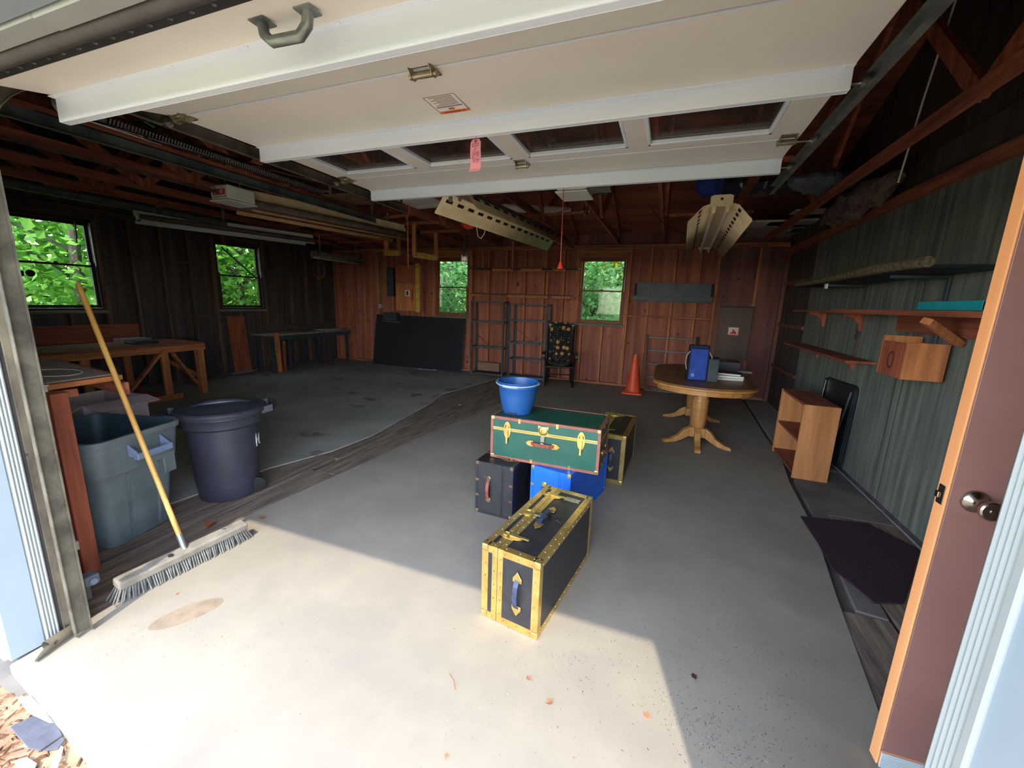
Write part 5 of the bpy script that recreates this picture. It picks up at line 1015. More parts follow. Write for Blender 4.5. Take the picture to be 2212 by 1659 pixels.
cq.f.append(tuple(range(12))); cq.f.append(tuple((len(pr2)-1)*12+k for k in range(12))[::-1]); K(cq, 'cushion', 'floral_cushion', smooth=True)
# traffic cone
cn = thing('traffic_cone', 'orange traffic cone standing by the back wall', 'traffic cone', (-0.45, 7.50, 0)); K2 = lambda mb, nm, m='cone_orange', **k: mb.build(nm, m, cn, local=True, **k)
K2(MB().prism(rrect(0.36, 0.36, 0.04), 0.0, 0.035), 'base', bevel=0.006); K2(MB().lathe([(0.135, 0.035), (0.125, 0.06), (0.035, 0.68), (0.030, 0.71), (0.022, 0.71), (0.022, 0.66)], 28), 'cone', smooth=True)
# rusty ladder-like frame leaning behind the cone
a, b = P(1400, 722, y=7.98), P(1506, 728, y=7.98); c_, d_ = P(1393, 846, y=7.74), P(1490, 850, y=7.74); lf = thing('metal_frame', 'rusty ladder-like metal frame leaning on the wall between the cone and the oval table', 'frame', ((c_.x+d_.x)/2, 7.74, 0))
A_, B_2, C_, D_ = Vector((a.x, 7.98, a.z)), Vector((b.x, 7.98, b.z)), Vector((c_.x, 7.76, 0.012)), Vector((d_.x+0.08, 7.76, 0.012))
for u_, v_ in ((A_, C_), (B_2, D_)): MB().bar(v_, u_, 0.03, 0.02).build('rail', 'rust_metal', lf)
for k in range(5): t = k/4.3+0.02; MB().bar(C_.lerp(A_, t), D_.lerp(B_2, t), 0.008, 0.022).build('rung', 'shelf_grey', lf)
# brown board with a red sticker
a, b = P(1557, 664, y=7.98), P(1620, 780, y=7.98); bb = thing('wall_board', 'brown board with a red and white sticker hanging beside the oval table', 'board', ((a.x+b.x)/2, 7.98, b.z))
MB().bx(a.x, a.x+(P(1628, 668, y=7.98).x-a.x), 7.975, 7.995, b.z, a.z).build('board', 'board_brown', bb, bevel=0.002); MB().bx(a.x-0.01, P(1630, 668, y=7.98).x+0.01, 7.965, 8.0, a.z, a.z+0.03).build('top_strip', 'folding_dark', bb)
s_ = P(1584, 716, y=7.97); MB().bx(s_.x-0.085, s_.x+0.085, 7.9725, 7.9745, s_.z-0.075, s_.z+0.075).build('sticker', 'paper', bb); MB().prism([(-0.06, -0.045), (0.06, -0.045), (0.045, -0.015), (-0.005, 0.04), (-0.02, 0.04), (-0.015, 0.0)], 0, 0.001, frame((s_.x, 7.972, s_.z), (1, 0, 0), (0, 0, 1), (0, -1, 0))).build('sticker_print', 'sign_red', bb)
fr_ = MB()
for q in ((-0.085, 0.085, 0.067, 0.075), (-0.085, 0.085, -0.075, -0.055), (-0.085, -0.077, -0.075, 0.075), (0.077, 0.085, -0.075, 0.075)): fr_.bx(s_.x+q[0], s_.x+q[1], 7.971, 7.9722, s_.z+q[2], s_.z+q[3])
fr_.build('sticker_border', 'sign_red', bb)
# oval pedestal table
tbz = 0.742; dt = thing('pedestal_table', 'oval oak table on two turned pedestals with scrolled feet', 'table', (0.46, 5.45, 0)); Q = lambda mb, nm, m='oak_z', par=dt, **k: mb.build(nm, m, par, local=True, **k)
def oval(w_, l_, n=12): return [(w_/2*math.cos(R(a)), (l_/2-w_/2*0.75)+w_/2*0.75*math.sin(R(a))) for a in range(0, 181, 180//n)]+[(w_/2*math.cos(R(a)), -(l_/2-w_/2*0.75)+w_/2*0.75*math.sin(R(a))) for a in range(180, 361, 180//n)]
Q(MB().prism(oval(1.06, 1.84), tbz-0.014, tbz), 'table_top', 'oak_top', bevel=0.004); Q(MB().prism(oval(1.085, 1.865), tbz-0.042, tbz-0.0145), 'top_edge', 'oak_x', bevel=0.008, seg=2); Q(MB().prism(oval(1.00, 1.78), tbz-0.095, tbz-0.043), 'apron', 'oak_x', bevel=0.003)
for cy in (-0.44, 0.52):
    Q(MB().bx(-0.10, 0.10, cy-0.09, cy+0.09, tbz-0.14, tbz-0.096), 'pedestal_block'); Q(MB().lathe([(0.075, 0.20), (0.082, 0.23), (0.088, 0.25), (0.088, 0.30), (0.092, 0.305), (0.092, 0.32), (0.088, 0.325), (0.090, 0.40), (0.095, 0.405), (0.095, 0.42), (0.090, 0.425), (0.088, 0.50), (0.092, 0.505), (0.092, 0.52), (0.086, 0.53), (0.076, 0.58), (0.076, tbz-0.14)], 28, T((0, cy, 0))), 'pedestal', smooth=True)
    Q(MB().bx(-0.085, 0.085, cy-0.085, cy+0.085, 0.09, 0.20), 'hub', bevel=0.004)
    ft = [(0.06, 0.20), (0.10, 0.195), (0.16, 0.16), (0.22, 0.09), (0.30, 0.05), (0.37, 0.035), (0.39, 0.02), (0.385, 0.0), (0.33, 0.0), (0.25, 0.012), (0.17, 0.045), (0.10, 0.085), (0.06, 0.09)]
    dirs = (( -1, 0), (1, 0)) if True else ()
    for an in ((200, 340, 270) if cy < 0 else (160, 20, 90)):
        Q(MB().prism(ft, -0.032, 0.032, T((0, cy, 0)) @ RZ(R(an)) @ frame((0, 0, 0), (1, 0, 0), (0, 0, 1), (0, -1, 0))), 'foot', bevel=0.006, seg=2)
# things on the table
a = P(1503, 822, z=tbz); bg = thing('tote_bag', 'blue fabric tote bag with navy sides and pale writing standing on the oval table', 'bag', (a.x, a.y+0.05, tbz+0.001), R(4)); G_ = lambda mb, nm, m, par=bg, **k: mb.build(nm, m, par, local=True, **k)
G_(loft(MB(), [[(x*w_, y*d_, z) for x, y in rrect(1, 1, 0.08, 3)] for w_, d_, z in ((0.20, 0.13, 0.0), (0.215, 0.15, 0.02), (0.21, 0.15, 0.25), (0.20, 0.12, 0.40))]), 'body', 'bag_navy', smooth=True)
fpn = G_(MB().bx(-0.088, 0.088, -0.082, -0.077, 0.015, 0.36), 'front_panel', 'bag_blue', bevel=0.002); G_(MB().bx(-0.09, 0.09, -0.075, 0.0, 0.36, 0.405), 'top_flap', 'bag_navy', bevel=0.01)
for s in (-1, 1): G_(MB().tube([(s*0.10, -0.06, 0.33), (s*0.13, -0.06, 0.28), (s*0.135, -0.05, 0.2), (s*0.115, -0.04, 0.12)], 0.006, 6), 'strap', 'card_grey', smooth=True)
G_(MB().tube([(-0.03, -0.0835, 0.13), (-0.045, -0.0835, 0.14), (-0.035, -0.0835, 0.115), (-0.05, -0.0835, 0.10), (-0.06, -0.0835, 0.115)], 0.002, 4), 'script_mark', 'bag_print', fpn); G_(MB().prism([(0.018*math.cos(a_*PI/6), 0.022*math.sin(a_*PI/6)) for a_ in range(12)], 0, 0.001, frame((-0.05, -0.0825, 0.065), (1, 0, 0), (0, 0, 1), (0, -1, 0))), 'printed_heart', 'bag_print', fpn)
a = P(1537, 824, z=tbz); bx_ = thing('file_box', 'slate grey upright file box between the blue bag and the papers', 'box', (a.x, a.y+0.06, tbz+0.001), R(-3)); MB().bx(-0.055, 0.055, -0.10, 0.10, 0, 0.25).build('box', 'box_slate', bx_, local=True, bevel=0.004); MB().bx(-0.057, 0.057, -0.102, 0.102, 0.251, 0.262).build('lid', 'bag_navy', bx_, local=True)
a = P(1573, 822, z=tbz)
for k, (dx, dy, rz, m, lab) in enumerate(((0, 0, 8, 'card_grey', 'grey folder at the bottom of the pile on the oval table'), (0.01, 0.01, 2, 'paper', 'white ring binder in the middle of the pile on the oval table'), (0.0, 0.03, -10, 'board_brown', 'brown folder slanting on top of the pile on the oval table'))):
    o_ = thing('folder', lab, 'folder', (a.x+dx, a.y+0.10+dy, tbz+0.002+k*0.026), R(rz)); MB().bx(-0.15, 0.15, -0.11, 0.11, 0, 0.003).build('cover', m, o_, local=True); MB().bx(-0.15, 0.15, -0.11, 0.11, 0.021, 0.024).build('cover', m, o_, local=True); MB().bx(-0.145, 0.14, -0.105, 0.105, 0.0035, 0.0205).build('sheets', 'paper', o_, local=True)
pr3 = flat('printer', 'low black machine at the far side of the oval table', 'printer', 1580, 800, 0.42, 0.32, 0.12, 'can_black', R(-4), z=tbz+0.001); ptr = flat('paper_tray', 'pale paper tray at the far side of the oval table', 'tray', 1612, 805, 0.16, 0.14, 0.025, 'card_grey', R(-6), z=tbz+0.001)
ptr.location.x -= 0.02; pr3.location.x -= 0.12; pr3.location.y += 0.05
# ================================================================ along the window wall
XF = -6.62                                               # front of the rough bench
zt = P(443, 738, x=XF).z; yR = P(446, 800, x=XF).y; yL = 2.0
wb1 = thing('workbench', 'long rough workbench of bare orange lumber with crossed braces under the first window', 'workbench', (-7.15, 3.0, 0))
MB().bx(-7.66, XF+0.02, yL, yR, zt-0.022, zt).build('bench_top', 'red_wood_y', wb1, bevel=0.003)
MB().bx(XF, XF+0.038, yL, yR, zt-0.112, zt-0.023).build('front_rail', 'orange_wood_y', wb1, bevel=0.002)
MB().bx(-7.62, -7.58, yL, yR-0.3, zt+0.001, zt+0.24).build('back_board', 'red_wood_y', wb1, bevel=0.002)
def post(x, y, w_=0.089, d=0.038, m='orange_wood_z'): MB().bx(x-d/2, x+d/2, y-w_/2, y+w_/2, 0.003, zt-0.024).build('leg', m, wb1, bevel=0.002)
yM1 = P(361, 800, x=XF).y
post(XF-0.02, yR-0.05); post(XF-0.02, yM1); post(XF-0.02, 2.75); post(-7.55, yR-0.05); post(-7.55, yM1); post(XF-0.02, 2.1)
MB().bx(XF-0.06, XF-0.041, yR-0.11, yR-0.005, 0.003, zt-0.024).build('leg', 'orange_wood_z', wb1)
p0, p1 = P(347, 756, x=XF-0.02), P(275, 848, x=XF-0.02); MB().bar((XF+0.02, p0.y, p0.z), (XF+0.02, p1.y, max(p1.z, 0.05)), 0.03, 0.07, (1, 0, 0)).build('brace', 'orange_wood_y', wb1)
p0, p1 = P(362, 752, x=XF-0.08), P(425, 828, x=XF-0.08); MB().bar((XF-0.08, p0.y, p0.z), (XF-0.08, p1.y, p1.z), 0.03, 0.07, (1, 0, 0)).build('brace', 'orange_wood_y', wb1)
MB().bar((-7.5, yM1+0.1, zt-0.08), (-6.75, yR-0.02, 0.25), 0.03, 0.07, (0, 1, 0)).build('brace', 'orange_wood_y', wb1)
MB().bx(XF+0.001, XF+0.036, 2.5, yM1+0.15, 0.004, 0.075).build('bottom_rail', 'orange_wood_y', wb1); MB().bx(-7.58, XF, yM1-0.02, yM1+0.02, 0.004, 0.06).build('bottom_rail', 'red_wood_x', wb1)
o_ = MB().bx(-7.45, -7.2, yR-0.7, yR-0.35, zt+0.001, zt+0.05).build('scrap_block', 'broom_wood', None, bevel=0.004); tag(o_, 'grey wooden block lying on the rough workbench', 'block')
o_ = MB().bx(-7.1, -6.85, yR-0.75, yR-0.45, zt+0.001, zt+0.035).build('tray', 'can_black', None, bevel=0.006); tag(o_, 'small black tray on the rough workbench near its open end', 'tray')
# farther workbench
zb = P(600, 722, x=-7.25).z; y0 = P(577, 722, x=-7.25).y; wb2 = thing('workbench', 'dark grey-green workbench running into the far corner under the strip light', 'workbench', (-7.5, (y0+7.95)/2, 0))
MB().bx(-7.74, -7.22, y0, 7.98, zb-0.03, zb).build('bench_top', 'broom_wood', wb2, bevel=0.003); MB().bx(-7.27, -7.25, y0+0.1, 7.95, zb-0.12, zb-0.031).build('apron', 'shelf_blue_grey', wb2)
for y in (y0+0.12, y0+0.50, 7.0, 7.85):
    for x in (-7.28, -7.68): MB().bx(x-0.025, x+0.025, y-0.025, y+0.025, 0.005, zb-0.031).build('leg', 'shelf_blue_grey', wb2)
for y in (y0+0.55, 6.95): MB().prism([(0, 0), (0.10, 0), (0, -0.12)], y-0.012, y+0.012, frame((-7.25, 0, zb-0.121), (-1, 0, 0), (0, 0, 1), (0, 1, 0))).build('bracket', 'shelf_blue_grey', wb2)
MB().bx(-7.76, -7.745, y0+0.2, 7.9, zb, zb+0.16).build('back_board', 'dark_y', wb2)
o_ = MB().bx(-7.6, -7.3, 7.2, 7.7, zb+0.001, zb+0.03).build('storage_board', 'card_grey', None); tag(o_, 'flat pale board lying at the corner end of the far workbench', 'board')
pb0, pb1 = P(603, 804, z=0), P(597, 719, x=-7.19); ol = MB().bar((pb0.x+0.03, pb0.y, 0.003), (-7.195, pb1.y, pb1.z), 0.09, 0.035, (1, 0, 0)).build('leaning_board', 'orange_wood_z'); tag(ol, 'bare orange board leaning upright against the far workbench', 'board')
ol = MB().bar((pb0.x-0.02, pb0.y+0.16, 0.003), (-7.2, pb1.y+0.16, zb*0.82), 0.06, 0.03, (1, 0, 0)).build('leaning_board', 'red_wood_z'); tag(ol, 'shorter brown board leaning against the far workbench beside the orange one', 'board')
a, b = P(493, 684, x=-7.72), P(541, 792, x=-7.72); o_ = MB().add([(-7.70, a.y, 0.05), (-7.70, b.y, 0.05), (-7.77, b.y, a.z), (-7.77, a.y, a.z), (-7.688, a.y, 0.05), (-7.688, b.y, 0.05), (-7.758, b.y, a.z), (-7.758, a.y, a.z)], [(0, 3, 2, 1), (4, 5, 6, 7), (0, 1, 5, 4), (1, 2, 6, 5), (2, 3, 7, 6), (3, 0, 4, 7)]).build('leaning_sheet', 'red_wood_z'); tag(o_, 'reddish plywood sheet standing below the second window', 'board')
MB().bx(-7.77, -7.69, a.y-0.05, b.y+0.05, 0.004, 0.0495).build('kerb', 'concrete_dark', wl)
pc = P(691, 583, x=-7.70); cl = MB()
for k in range(3): cl.tube([(-7.74+0.008*k, pc.y+(0.17+0.008*k)*math.cos(i*PI/16), pc.z+(0.19+0.006*k)*math.sin(i*PI/16)) for i in range(32)], 0.006, 5, closed=True)
cl = cl.build('wire_coil', 'cable_tan', None, smooth=True); tag(cl, 'thin coil of wire hanging on the wall over the far workbench', 'coil')
a, b = P(488, 540, x=-7.70), P(553, 598, x=-7.70); o_ = MB().bar((-7.735, a.y-0.05, a.z+0.04), (-7.735, b.y, b.z), 0.012, 0.03, (1, 0, 0)).build('prop_stick', 'ink'); tag(o_, 'dark stick slanting across the upper sash of the second window', 'stick')
ps_ = P(478, 505, x=-7.66); o_ = MB().bar((-7.70, ps_.y-0.02, ps_.z+0.25), (-7.70, ps_.y+0.06, ps_.z-0.17), 0.02, 0.07, (1, 0, 0)).build('hanging_slat', 'red_wood_z'); tag(o_, 'short red-brown slat hanging at the corner of the second window', 'slat')
for u, lab in ((128, 'round'), ):
    p = P(69, 590, x=XG+0.06); o_ = MB().lathe([(0.045, 0), (0.045, 0.004), (0, 0.005)], 20, frame((XG+0.018, p.y, p.z), (0, 1, 0), (0, 0, 1), (1, 0, 0))).build('window_sticker', 'ink'); tag(o_, 'round black sticker on the lower pane of the first window', 'sticker')
    p = P(46, 590, x=XG+0.06); o_ = MB().prism(rrect(0.075, 0.075, 0.02, 3), 0, 0.004, frame((XG+0.018, p.y, p.z), (0, 1, 0), (0, 0, 1), (1, 0, 0))).build('window_sticker', 'window_dark'); tag(o_, 'square dark sticker on the lower pane of the first window', 'sticker')
p0, p1 = P(164, 487, x=-7.72), P(166, 525, x=-7.72); o_ = MB().bar((-7.73, p0.y, p0.z+0.05), (-7.73, p1.y, p1.z), 0.012, 0.03, (1, 0, 0)).build('hanging_slat', 'ink'); tag(o_, 'black slat hanging in front of the first window', 'slat')

# ================================================================ along the grey panelled wall
def rshelf(name, label, y0, y1, z, d, m='red_wood_y', th=0.024):
    o = thing(name, label, 'shelf', (XR, (y0+y1)/2, z)); MB().bx(XR-d, XR-0.009, y0, y1, z-th, z).build('shelf_board', m, o, bevel=0.003); return o
def lbracket(o, y, z, d, h, m): # shaped bracket
    MB().prism([(0, 0), (d, 0), (d, -0.02), (d*0.55, -0.035), (0.035, -h*0.6), (0.025, -h), (0, -h)], y-0.011, y+0.011, frame((XR-0.009, 0, z), (-1, 0, 0), (0, 0, 1), (0, 1, 0))).build('bracket', m, o)
S1 = 1.57; sA = rshelf('wall_shelf', 'narrow red-brown shelf on the panelled wall, running to its far end', 4.72, 6.5, S1, 0.20)
for y in (5.85, 4.85): lbracket(sA, y, S1-0.0245, 0.17, 0.16, 'red_wood_z')
sB = rshelf('wall_shelf', 'thick red-brown shelf braced by a diagonal timber, holding the teal folder', 2.60, 4.70, S1+0.012, 0.33, th=0.036)
MB().bx(XR-0.045, XR-0.010, 2.62, 4.15, S1-0.15, S1-0.025).build('cleat', 'red_wood_y', sB, bevel=0.003)
p0, p1 = P(2008, 686, x=XR-0.28), P(2068, 738, x=XR-0.03); MB().bar((XR-0.30, 3.20, S1-0.05), (XR-0.035, 3.375, 1.385), 0.04, 0.06, (0, 1, 0)).build('brace', 'orange_wood_z', sB, bevel=0.003)
S2 = 1.135; sC = rshelf('wall_shelf', 'low dark shelf on the panelled wall above the small bookcase', 4.42, 6.5, S2, 0.24, m='red_wood_y')
for y in (5.85, 4.85): MB().bx(XR-0.033, XR-0.010, y-0.012, y+0.012, S2+0.001, S1-0.19).build('standard', 'dark_y', sC); lbracket(sC, y, S2-0.0245, 0.2, 0.10, 'red_wood_z')
f0, f1, f2 = P(2003, 566, x=XR-0.40), P(1905, 572, x=XR-0.40), P(1724, 602, x=XR-0.40)
fs = thing('wall_shelf', 'top shelf on the panelled wall edged with speckled foam, on grey steel brackets', 'shelf', (XR, (f0.y+f2.y)/2, f0.z))
zs = f0.z; ye = min(f2.y, 6.9)
MB().bx(XR-0.40, XR-0.009, f0.y, ye, zs-0.03, zs-0.012).build('shelf_board', 'folding_dark', fs)
MB().tube([(XR-0.405, f0.y-0.02, zs), (XR-0.41, f0.y+0.5, zs+0.012), (XR-0.40, (f0.y+ye)/2, zs+0.006), (XR-0.405, ye-0.4, zs-0.004), (XR-0.40, ye+0.05, zs)], [0.032, 0.036, 0.030, 0.026, 0.022], 10).build('foam_edge', 'foam_pipe', fs, smooth=True)
for y in (f0.y+0.55, ye-0.75):
    MB().bx(XR-0.028, XR-0.010, y-0.018, y+0.018, zs-0.55, zs-0.031).build('bracket', 'shelf_blue_grey', fs, bevel=0.004); MB().bx(XR-0.34, XR-0.029, y-0.018, y+0.018, zs-0.055, zs-0.031).build('bracket', 'shelf_blue_grey', fs, bevel=0.004)
MB().bx(XR-0.345, XR-0.330, ye-0.775, ye-0.725, zs-0.075, zs-0.03).build('bracket_cap', 'paper', fs)
# wooden box fixed under the thick shelf
q0, q1 = P(1962, 740, y=3.62), P(2052, 748, y=3.62); qz = P(2045, 826, y=3.62).z; bxo = thing('wooden_box', 'open-topped pine box with an oval handle hole drawn as a dark ring on its side, hung under the thick shelf', 'box', (1.62, 3.6, 1.125))
X0, X1, Y0, Y1, Z0, Z1 = 1.505, 1.725, 3.42, 3.76, 1.125, 1.372
MB().bx(X0, X1, Y0, Y0+0.019, Z0, Z1).build('side', 'orange_wood_z', bxo, bevel=0.002); MB().bx(X0, X1, Y1-0.019, Y1, Z0, Z1+0.03).build('side', 'orange_wood_z', bxo, bevel=0.002)
sd_ = MB().bx(X0, X0+0.019, Y0+0.0195, Y1-0.0195, Z0, Z1-0.01).build('side', 'red_wood_z', bxo, bevel=0.002); MB().bx(X1-0.019, X1, Y0+0.0195, Y1-0.0195, Z0, Z1-0.01).build('side', 'orange_wood_z', bxo); MB().bx(X0+0.0195, X1-0.0195, Y0+0.0195, Y1-0.0195, Z0, Z0+0.015).build('bottom', 'pine_y', bxo)
MB().tube([(X0-0.001, (Y0+Y1)/2+0.035*math.cos(i*PI/10), (Z0+Z1)/2-0.01+0.055*math.sin(i*PI/10)) for i in range(20)], 0.006, 6, closed=True).build('hole_ring', 'leaf_dark_red', sd_)  # dark ring drawn for the oval handle hole, no opening cut
tf0, tf1 = P(2024, 640, x=XR-0.22), P(2126, 655, x=XR-0.22); tfo = thing('folder', 'teal plastic folder lying on the thick shelf', 'folder', (XR-0.2, (tf0.y+3.2)/2, S1+0.013))
for k in range(2): MB().bx(XR-0.30, XR-0.06, 2.75, tf0.y, S1+0.014+k*0.045, S1+0.018+k*0.045).build('cover', 'teal', tfo)
MB().bx(XR-0.304, XR-0.3005, 2.75, tf0.y, S1+0.014, S1+0.063).build('spine', 'teal', tfo, bevel=0.001); MB().bx(XR-0.295, XR-0.07, 2.76, tf0.y-0.01, S1+0.0185, S1+0.058).build('sheets', 'folding_dark', tfo)
# small pine bookcase
bcs = thing('bookcase', 'small pine bookcase with one shelf, its open side turned to the oval table', 'bookcase', (1.41, 4.74, 0)); H_ = 0.715; XA, XB2, YA, YB2 = 1.27, 1.545, 4.32, 5.12
MB().bx(XA, XB2, YA, YA+0.022, -0.004, H_).build('side', 'pine_z', bcs, bevel=0.003); MB().bx(XA, XB2, YB2-0.022, YB2, -0.004, H_).build('side', 'pine_z', bcs, bevel=0.003)
MB().bx(XB2-0.012, XB2-0.001, YA+0.0225, YB2-0.0225, 0.0, H_-0.02).build('back', 'red_wood_z', bcs); MB().bx(XA+0.003, XB2, YA+0.0225, YB2-0.0225, H_-0.022, H_).build('top', 'red_wood_y', bcs); MB().bx(XA+0.004, XB2-0.013, YA+0.0225, YB2-0.0225, 0.34, 0.362).build('shelf', 'red_wood_y', bcs); MB().bx(XA+0.004, XB2-0.013, YA+0.0225, YB2-0.0225, 0.02, 0.042).build('shelf', 'red_wood_y', bcs)
for y in (YA-0.0005, YB2-0.0215): MB().bx(XA-0.008, XA-0.0005, y, y+0.022, -0.004, H_).build('face_strip', 'pine_z', bcs, bevel=0.002)
# folded card table leaning on the wall
ct = thing('folding_table', 'dark square folding table, legs folded, leaning on the wall behind the bookcase', 'folding table', M=T((1.700, 5.0, 0.0)) @ RYm(R(2.2))); CT = lambda mb, nm, m='folding_dark', par=ct, **k: mb.build(nm, m, par, local=True, **k)
FM = frame((0, 0, 0.455), (0, 1, 0), (0, 0, 1), (1, 0, 0)) @ RZ(R(-2))
CT(MB().prism(rrect(0.80, 0.82, 0.07), 0.0, 0.022, FM), 'panel', bevel=0.005); CT(MB().prism(rrect(0.78, 0.80, 0.06), -0.012, -0.0005, FM), 'rim')
for s in (-1, 1): CT(MB().tube([(-0.024, s*0.34-0.02, 0.82), (-0.045, s*0.30-0.02, 0.42), (-0.066, s*0.25-0.02, 0.015)], 0.010, 8), 'leg', 'steel', smooth=True)
# brown outside door standing open across the corner
d1 = struct('door_1', (1.27, 1.53, 0)); ex, ey, ez = 0.838, 1.510, 2.03; rzd = R(2.0)
def DM(mb): return mb.tf(T((ex, ey, 0)) @ RZ(rzd))
DM(MB().bx(0.003, 0.85, 0.0, 0.044, 0.075, ez)).build('leaf', 'door_brown', d1, bevel=0.002); DM(MB().bx(-0.004, 0.0025, -0.0005, 0.0445, 0.018, ez)).build('edge', 'door_edge', d1, bevel=0.002); DM(MB().bx(0.003, 0.85, 0.001, 0.043, 0.018, 0.0745)).build('bottom_rail', 'door_edge', d1)
sw = DM(MB().bx(0.004, 0.85, -0.006, -0.0005, 0.012, 0.072)).build('sweep', 'sweep', d1, bevel=0.001)
for k in range(6): DM(MB().bx(0.004, 0.85, -0.0075, -0.0062, 0.016+k*0.009, 0.020+k*0.009)).build('sweep_ridge', 'sweep', sw)
kz = 1.02; KF = T((ex, ey, 0)) @ RZ(rzd) @ frame((0.062, 0, kz), (1, 0, 0), (0, 0, 1), (0, -1, 0))
kn = MB().lathe([(0.034, 0.0), (0.034, 0.004), (0.030, 0.010), (0.018, 0.018), (0.013, 0.030), (0.015, 0.040), (0.024, 0.050), (0.0275, 0.060), (0.0275, 0.068), (0.024, 0.072), (0.009, 0.073), (0.009, 0.076), (0.0, 0.077)], 36, KF).build('knob', 'nickel', d1, smooth=True)
DM(MB().bx(-0.0065, -0.0042, 0.009, 0.035, kz-0.03, kz+0.03)).build('latch_plate', 'dark_steel', d1, bevel=0.001); DM(MB().bx(-0.016, -0.0066, 0.014, 0.030, kz-0.010, kz+0.010)).build('latch_bolt', 'nickel', d1, bevel=0.002)
DM(MB().bx(0.852, 0.90, -0.03, 0.07, 0.0, 2.1)).build('post', 'stud_z', d1)
for z in (0.25, 1.05, 1.8): DM(MB().tube([(0.851, -0.004, z-0.045), (0.851, -0.004, z+0.045)], 0.006, 8)).build('hinge', 'steel', d1)
# rug
rp_ = [P(u, v, z=0) for u, v in ((1728, 1116), (1872, 1131), (1985, 1188), (1970, 1250), (1950, 1305), (1888, 1303), (1840, 1262), (1800, 1232), (1765, 1172))]
rg2 = MB().prism([(min(q.x, XR-0.02), q.y) for q in rp_], -0.004, 0.007).build('rug', 'rug', None, bevel=0.002); tag(rg2, 'dark purple carpet scrap on the floor boards beside the grey wall', 'rug')
# ================================================================ floor litter and the strip outside
def leaf(label, u, v, size, m, rz, curl=0.3, z=0.001):
    p = P(u, v, z=0); mb = MB(); o = [(0, -0.55), (0.14, -0.3), (0.42, -0.25), (0.26, 0.0), (0.5, 0.22), (0.2, 0.22), (0.0, 0.62), (-0.2, 0.22), (-0.5, 0.22), (-0.26, 0.0), (-0.42, -0.25), (-0.14, -0.3)]
    mb.v = [Vector((0, 0, 0.004*size/0.05))]+[Vector((a*size, b*size, (abs(a)*curl*size)+0.001)) for a, b in o]; mb.f = [(0, 1+i, 1+(i+1) % 12) for i in range(12)]
    mb.tf(RZ(rz)); mb.tube([Vector((0, 0, 0.003)), Vector((-0.5*size*math.sin(rz), -1.0*size*math.cos(rz)*-1 if False else -1.0*size, 0.004)) if False else Vector((0.6*size*math.sin(rz+0.2), -0.9*size*math.cos(rz+0.2), 0.002))], 0.0008, 4)
    ob = mb.build('dry_leaf', m, None, smooth=True); ob.location = (p.x, p.y, z); tag(ob, label, 'leaf'); return ob
leaf('curled brown dry leaf on the boards behind the broom head', 455, 1135, 0.085, 'dead_leaf', 0.4, 0.8); leaf('flat orange leaf lying alone on the sunlit slab', 1397, 1546, 0.030, 'leaf_orange', 1.0, 0.2); leaf('dark red leaf scrap in the shade beside the sun edge', 1499, 1462, 0.030, 'leaf_dark_red', 0.2, 0.2)
leaf('pale torn leaf in the middle of the sunlit slab', 1187, 1518, 0.030, 'litter', 2.2, 0.3); leaf('pinkish leaf with a stalk near the brass trunk', 1142, 1466, 0.024, 'litter', 0.9, 0.3); leaf('tiny red leaf at the edge of the bare sunlit slab', 964, 1634, 0.018, 'leaf_orange', 0.2, 0.3); leaf('small brown leaf curl on the wood strip at the sun corner', 566, 1120, 0.045, 'dead_leaf', 2.0, 0.6); leaf('tiny orange leaf beside the oval stain', 383, 1283, 0.016, 'leaf_orange', 0.3, 0.2)
tw = MB().tube([P(970, 1455, z=0.003), P(980, 1470, z=0.006), P(983, 1490, z=0.003)], 0.0012, 5).build('twig', 'dead_leaf'); tag(tw, 'thin curved twig on the sunlit slab', 'twig')
def scatter(name, label, cat, m, spots, smin, smax, z=0.0, flat_=0.35):
    mb = MB()
    for (cx, cy, sx, sy, n) in spots:
        for _ in range(n):
            x, y = random.gauss(cx, sx), random.gauss(cy, sy)
            s = random.uniform(smin, smax); a = random.uniform(0, PI); l_ = s*random.uniform(1, 2.6); c_, s_ = math.cos(a), math.sin(a)
            o = len(mb.v); h = s*flat_*random.uniform(0.5, 1.5)
            for dx, dy in ((-l_, -s*0.5), (l_, -s*0.4), (l_*0.8, s*0.5), (-l_*0.7, s*0.4)): mb.v.append(Vector((x+dx*c_-dy*s_, y+dx*s_+dy*c_, z)))
            mb.v.append(Vector((x, y, z+h))); mb.f += [(o, o+1, o+4), (o+1, o+2, o+4), (o+2, o+3, o+4), (o+3, o, o+4)]
    ob = mb.build(name, m); tag(ob, label, cat, kind='stuff'); return ob
q = lambda u, v: P(u, v, z=0)
def sp(u, v, sx, sy, n): a = q(u, v); return (a.x, a.y, sx, sy, n)
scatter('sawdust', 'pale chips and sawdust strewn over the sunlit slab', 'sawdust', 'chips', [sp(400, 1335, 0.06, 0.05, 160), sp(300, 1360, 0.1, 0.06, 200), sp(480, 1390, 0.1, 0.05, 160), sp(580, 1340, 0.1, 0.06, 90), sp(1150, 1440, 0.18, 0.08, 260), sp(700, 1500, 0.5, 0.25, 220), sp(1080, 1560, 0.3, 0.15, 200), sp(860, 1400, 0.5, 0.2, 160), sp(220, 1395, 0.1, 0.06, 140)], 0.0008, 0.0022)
scatter('grit', 'dark grit and crumbs strewn over the shaded slab', 'grit', 'chips_dark', [sp(1550, 1450, 0.25, 0.25, 260), sp(1500, 1180, 0.4, 0.4, 180), sp(1280, 1450, 0.22, 0.12, 160), sp(1560, 1590, 0.12, 0.08, 300), sp(900, 1080, 0.6, 0.5, 120), sp(1640, 1450, 0.15, 0.3, 120)], 0.0008, 0.0024)
